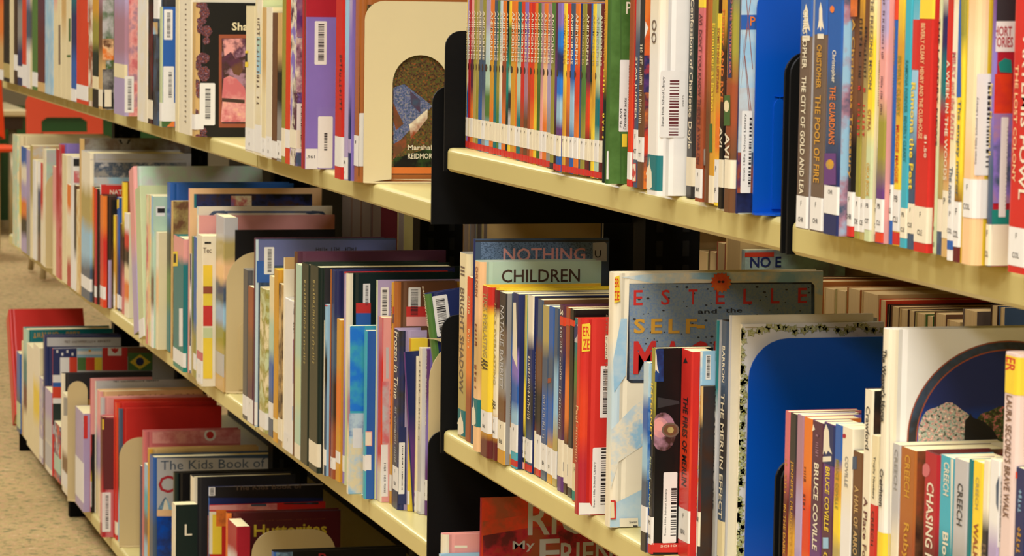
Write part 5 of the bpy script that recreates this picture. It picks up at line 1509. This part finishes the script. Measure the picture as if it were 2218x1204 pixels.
def friend(bk):
    q = bk.quad
    q('c', [(1046, 1160), (1100, 1140), (1200, 1128), (1420, 1110), (1420, 1260), (1046, 1260)], print_mat('maroon~crimson~rust'), 'cover_picture')
    q('c', [(1046, 1130), (1150, 1112), (1300, 1100), (1300, 1132), (1150, 1142), (1046, 1160)], print_mat('rust~scarlet'), 'cover_picture')
    bk.text_cover('RICK', (1143, 1080, 1330, 1160), 'silver')
    bk.text_cover('My', (1110, 1170, 1158, 1196), 'silver')
    bk.text_cover('F', (1168, 1166, 1212, 1230), 'silver'); bk.text_cover('RIEND', (1214, 1170, 1370, 1226), 'silver')


low(1024, 1032, 1068, 'crimson', 'scarlet~rust', 0.03, k='h', xr=1420, art=[('fn', friend)], d='red sunset hardback with large silver capitals')
ROW.gap()

# ------------------------------------------------------------------ backs of the books on the far face, seen through the gaps
ROW = Row(Z_BM, 'books on the other face of the shelving', h=0.2, depth=0.17)
ROW.chunk('through the gap behind the picture books')


def back(x0, x1, yt, cc, z=Z_BM, xp=0.30, W=0.16, pg='tan', cover=None):
    """a book standing on the other face with its page edges towards us"""
    Ya, Yb = on_plane(x0, yt, 0, xp).y, on_plane(x1, yt, 0, xp).y
    H = on_plane(x0, yt, 0, xp).z - z
    T_ = Ya - Yb
    root = empty('paperback_book', (xp, Yb, z + 0.0004))
    r = T_ * .3
    prof = [(W, 0.0005)] + [(W - r + r * math.cos(t), T_ / 2 + (T_ / 2 - 0.0005) * math.sin(t)) for t in [math.pi / 2 * (k / 3 - 1) for k in range(7)]]
    cm = cover_mat(cc)
    box('cover', (0, 0, 0), (W, 0.0012, H), cm, root)
    box('back_cover', (0, T_ - 0.0012, 0), (W, T_, H), cm, root)
    box('spine', (W - 0.0015, 0.0012, 0), (W, T_ - 0.0012, H), cm, root)
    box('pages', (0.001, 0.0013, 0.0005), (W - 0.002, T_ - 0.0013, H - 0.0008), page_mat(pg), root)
    root['category'] = 'book'; root['group'] = ROW.group
    ROW.items.append((root, f'{say(cc)} paperback showing its page edges', ''))
    return root


for a in [(1489, 1506, 480, 'tan'), (1508, 1534, 541, 'khaki'), (1535, 1552, 543, 'brown'), (1553, 1571, 524, 'rust'), (1573, 1604, 496, 'tan'),
          (1745, 1760, 600, 'brown'), (1762, 1782, 606, 'caramel'), (1785, 1808, 622, 'tan'), (1810, 1833, 626, 'khaki'), (1835, 1864, 622, 'caramel'), (1867, 1903, 630, 'tan'),
          (1905, 1920, 648, 'scarlet'), (1922, 1928, 660, 'black'), (1930, 1948, 662, 'brown'), (1949, 1966, 668, 'tan'), (1967, 1982, 671, 'darkbrown'), (1983, 2004, 676, 'khaki'), (2006, 2022, 682, 'leafgreen'), (2024, 2050, 676, 'brown'), (2052, 2080, 692, 'tan'), (2086, 2118, 668, 'umber'), (2146, 2162, 660, 'darkbrown'), (2164, 2178, 664, 'slate')]:
    back(*a)
# one book face-out at that depth
yq = on_plane(1606, 540, 0, 0.30).y
nb = empty('paperback_book', (0.30, yq - 0.012, Z_BM + 0.0004))
hh = on_plane(1606, 541, 0, 0.30).z - Z_BM
box('cover', (0, 0, 0), (0.11, 0.011, hh), cover_mat('mint~grey'), nb)
box('pages', (0.001, 0.001, hh), (0.109, 0.010, hh + 0.0006), page_mat(), nb)
P = lambda x, y: on_plane(x, y, 1, yq - 0.012) - Vector((0.30, yq - 0.012, Z_BM))
a_, b_ = P(1613, 557), P(1676, 547)
mesh_obj('colour_band', [(a_.x, -0.0005, a_.z), (b_.x, -0.0005, a_.z), (b_.x, -0.0005, b_.z), (a_.x, -0.0005, b_.z)], [(0, 1, 2, 3)], print_mat('scarlet'), nb)
a_, b_ = P(1624, 580), P(1692, 556)
tv, tf, _ = text_geo('NO E', .02)
mesh_obj('lettering', [(a_.x + (b_.x - a_.x) * u, -0.0007, a_.z + (b_.z - a_.z) * v) for u, v in tv], tf, print_mat('navy'), nb)
nb['category'] = 'book'; nb['group'] = ROW.group
ROW.items.append((nb, 'grey-green book with red band and navy capitals', ''))
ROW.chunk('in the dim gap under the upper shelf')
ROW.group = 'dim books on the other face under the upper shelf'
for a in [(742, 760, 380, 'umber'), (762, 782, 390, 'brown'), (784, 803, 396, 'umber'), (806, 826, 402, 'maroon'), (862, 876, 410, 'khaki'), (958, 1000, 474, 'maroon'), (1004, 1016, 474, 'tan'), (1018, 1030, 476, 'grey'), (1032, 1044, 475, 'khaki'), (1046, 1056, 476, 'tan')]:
    back(*a, z=Z_AM, pg='umber')  # umber page edges put the shade of the gap into the paper colour
write_labels()

# ------------------------------------------------------------------ chairs, table and tub beyond the end of the run
orange_shell = paint_mat('orange_moulded_plastic', (244, 84, 34), 0.35, 0.02)
chrome = paint_mat('pale_steel_tube', (200, 186, 150), 0.3, 0.02, 0.6)
YC = 11.2


def chair(x, y, z_seat, w, rot, label):
    root = empty('school_chair', (x, y, 0), label, 'chair', 'orange moulded school chairs')
    root.rotation_euler.z = rot
    h = 0.34
    # back rest: curved shell with a hand slot near its top
    n, m = 12, 8
    outline = rounded(-w / 2, w / 2, 0.0, h, 0.05)
    slot = [(-w * .30, h - 0.155), (w * .30, h - 0.155), (w * .30, h - 0.115), (w * .22, h - 0.100), (-w * .22, h - 0.100), (-w * .30, h - 0.115)]
    bk = prism('backrest', outline, 1, -0.006, 0.006, orange_shell, root, holes=[slot])
    bk.location = (0, 0.16, z_seat + 0.02); bk.rotation_euler.x = -0.16
    st = prism('seat', [(px, py) for px, py in [(-w / 2, -0.18), (w / 2, -0.18), (w / 2 + .01, 0.0), (w / 2, 0.16), (-w / 2, 0.16), (-w / 2 - .01, 0.0)]], 2, z_seat - 0.012, z_seat, orange_shell, root)
    for sx in (-1, 1):
        for sy in (-1, 1):
            tube('leg', [(sx * w * .36, sy * .12, z_seat - .012), (sx * w * .44, sy * .19, 0.008)], 0.011, chrome, root)
    return root


def ground(px, py):
    return on_plane(px, py, 2, 0.0)


p = on_plane(142, 262, 1, YC)
chair(p.x, YC - 0.16, p.z - 0.30 + 0.085 - 0.03, 0.285, 0.0, 'orange moulded school chair seen through the far end of the shelves')
p = on_plane(-18, 322, 1, YC + 0.6)
chair(p.x - 0.02, YC + 0.75, p.z, 0.30, 0.25, 'orange school chair beside the cream table at the far left')
# table
t0 = on_plane(-60, 197, 1, YC + 2.2)
troot = empty('reading_table', (t0.x - 0.2, YC + 2.0, 0), 'cream-topped table with dark apron beyond the shelves', 'table')
zt = on_plane(30, 238, 1, YC + 1.6).z
xr_ = on_plane(62, 238, 1, YC + 1.6).x - troot.location.x
tm = paint_mat('cream_laminate', (226, 208, 160), 0.18, 0.01)
box('tabletop', (-1.2, -0.40, zt - 0.028), (xr_, 0.45, zt), tm, troot, 0.006)
box('apron', (-1.15, -0.37, zt - 0.085), (xr_ - 0.02, 0.42, zt - 0.029), paint_mat('dark_apron', (62, 44, 28), 0.6), troot)
for lx in (-1.1, xr_ - .06):
    for ly in (-.33, .36):
        tube('leg', [(lx, ly, zt - .085), (lx, ly, 0.0)], 0.018, chrome, troot)
tub = empty('storage_tub', (on_plane(150, 275, 1, 14.0).x, 14.0, 0), 'green plastic tub behind the orange chair', 'tub')
gm = paint_mat('green_plastic', (36, 78, 30), 0.4)
zt2 = on_plane(150, 262, 1, 14).z + 0.04
for nm, a0, b0 in (('side', (-.45, -.25, 0), (-.43, .25, zt2)), ('side', (.43, -.25, 0), (.45, .25, zt2)), ('side', (-.43, -.25, 0), (.43, -.23, zt2)), ('side', (-.43, .23, 0), (.43, .25, zt2)), ('bottom', (-.43, -.23, 0), (.43, .23, .02))):
    box(nm, a0, b0, gm, tub)
box('rim', (-.47, -.27, zt2), (.47, .27, zt2 + .02), gm, tub)
# ceiling lamp housings (each over its own light)
for lx, ly in LAMPS:
    r0 = empty('ceiling_lamp', (lx, ly, 2.56), 'recessed fluorescent ceiling lamp, ' + ordinal(LAMPS.index((lx, ly)) + 1) + ' counted along the aisle and back', 'ceiling lamp', 'ceiling lamps')
    fr = paint_mat('lamp_housing', (225, 222, 212), 0.5)
    for a0, b0 in (((-.33, -.64, 0), (-.30, .64, .04)), ((.30, -.64, 0), (.33, .64, .04)), ((-.30, -.64, 0), (.30, -.61, .04)), ((-.30, .61, 0), (.30, .64, .04)), ((-.30, -.61, .03), (.30, .61, .04))):
        box('housing', a0, b0, fr, r0)
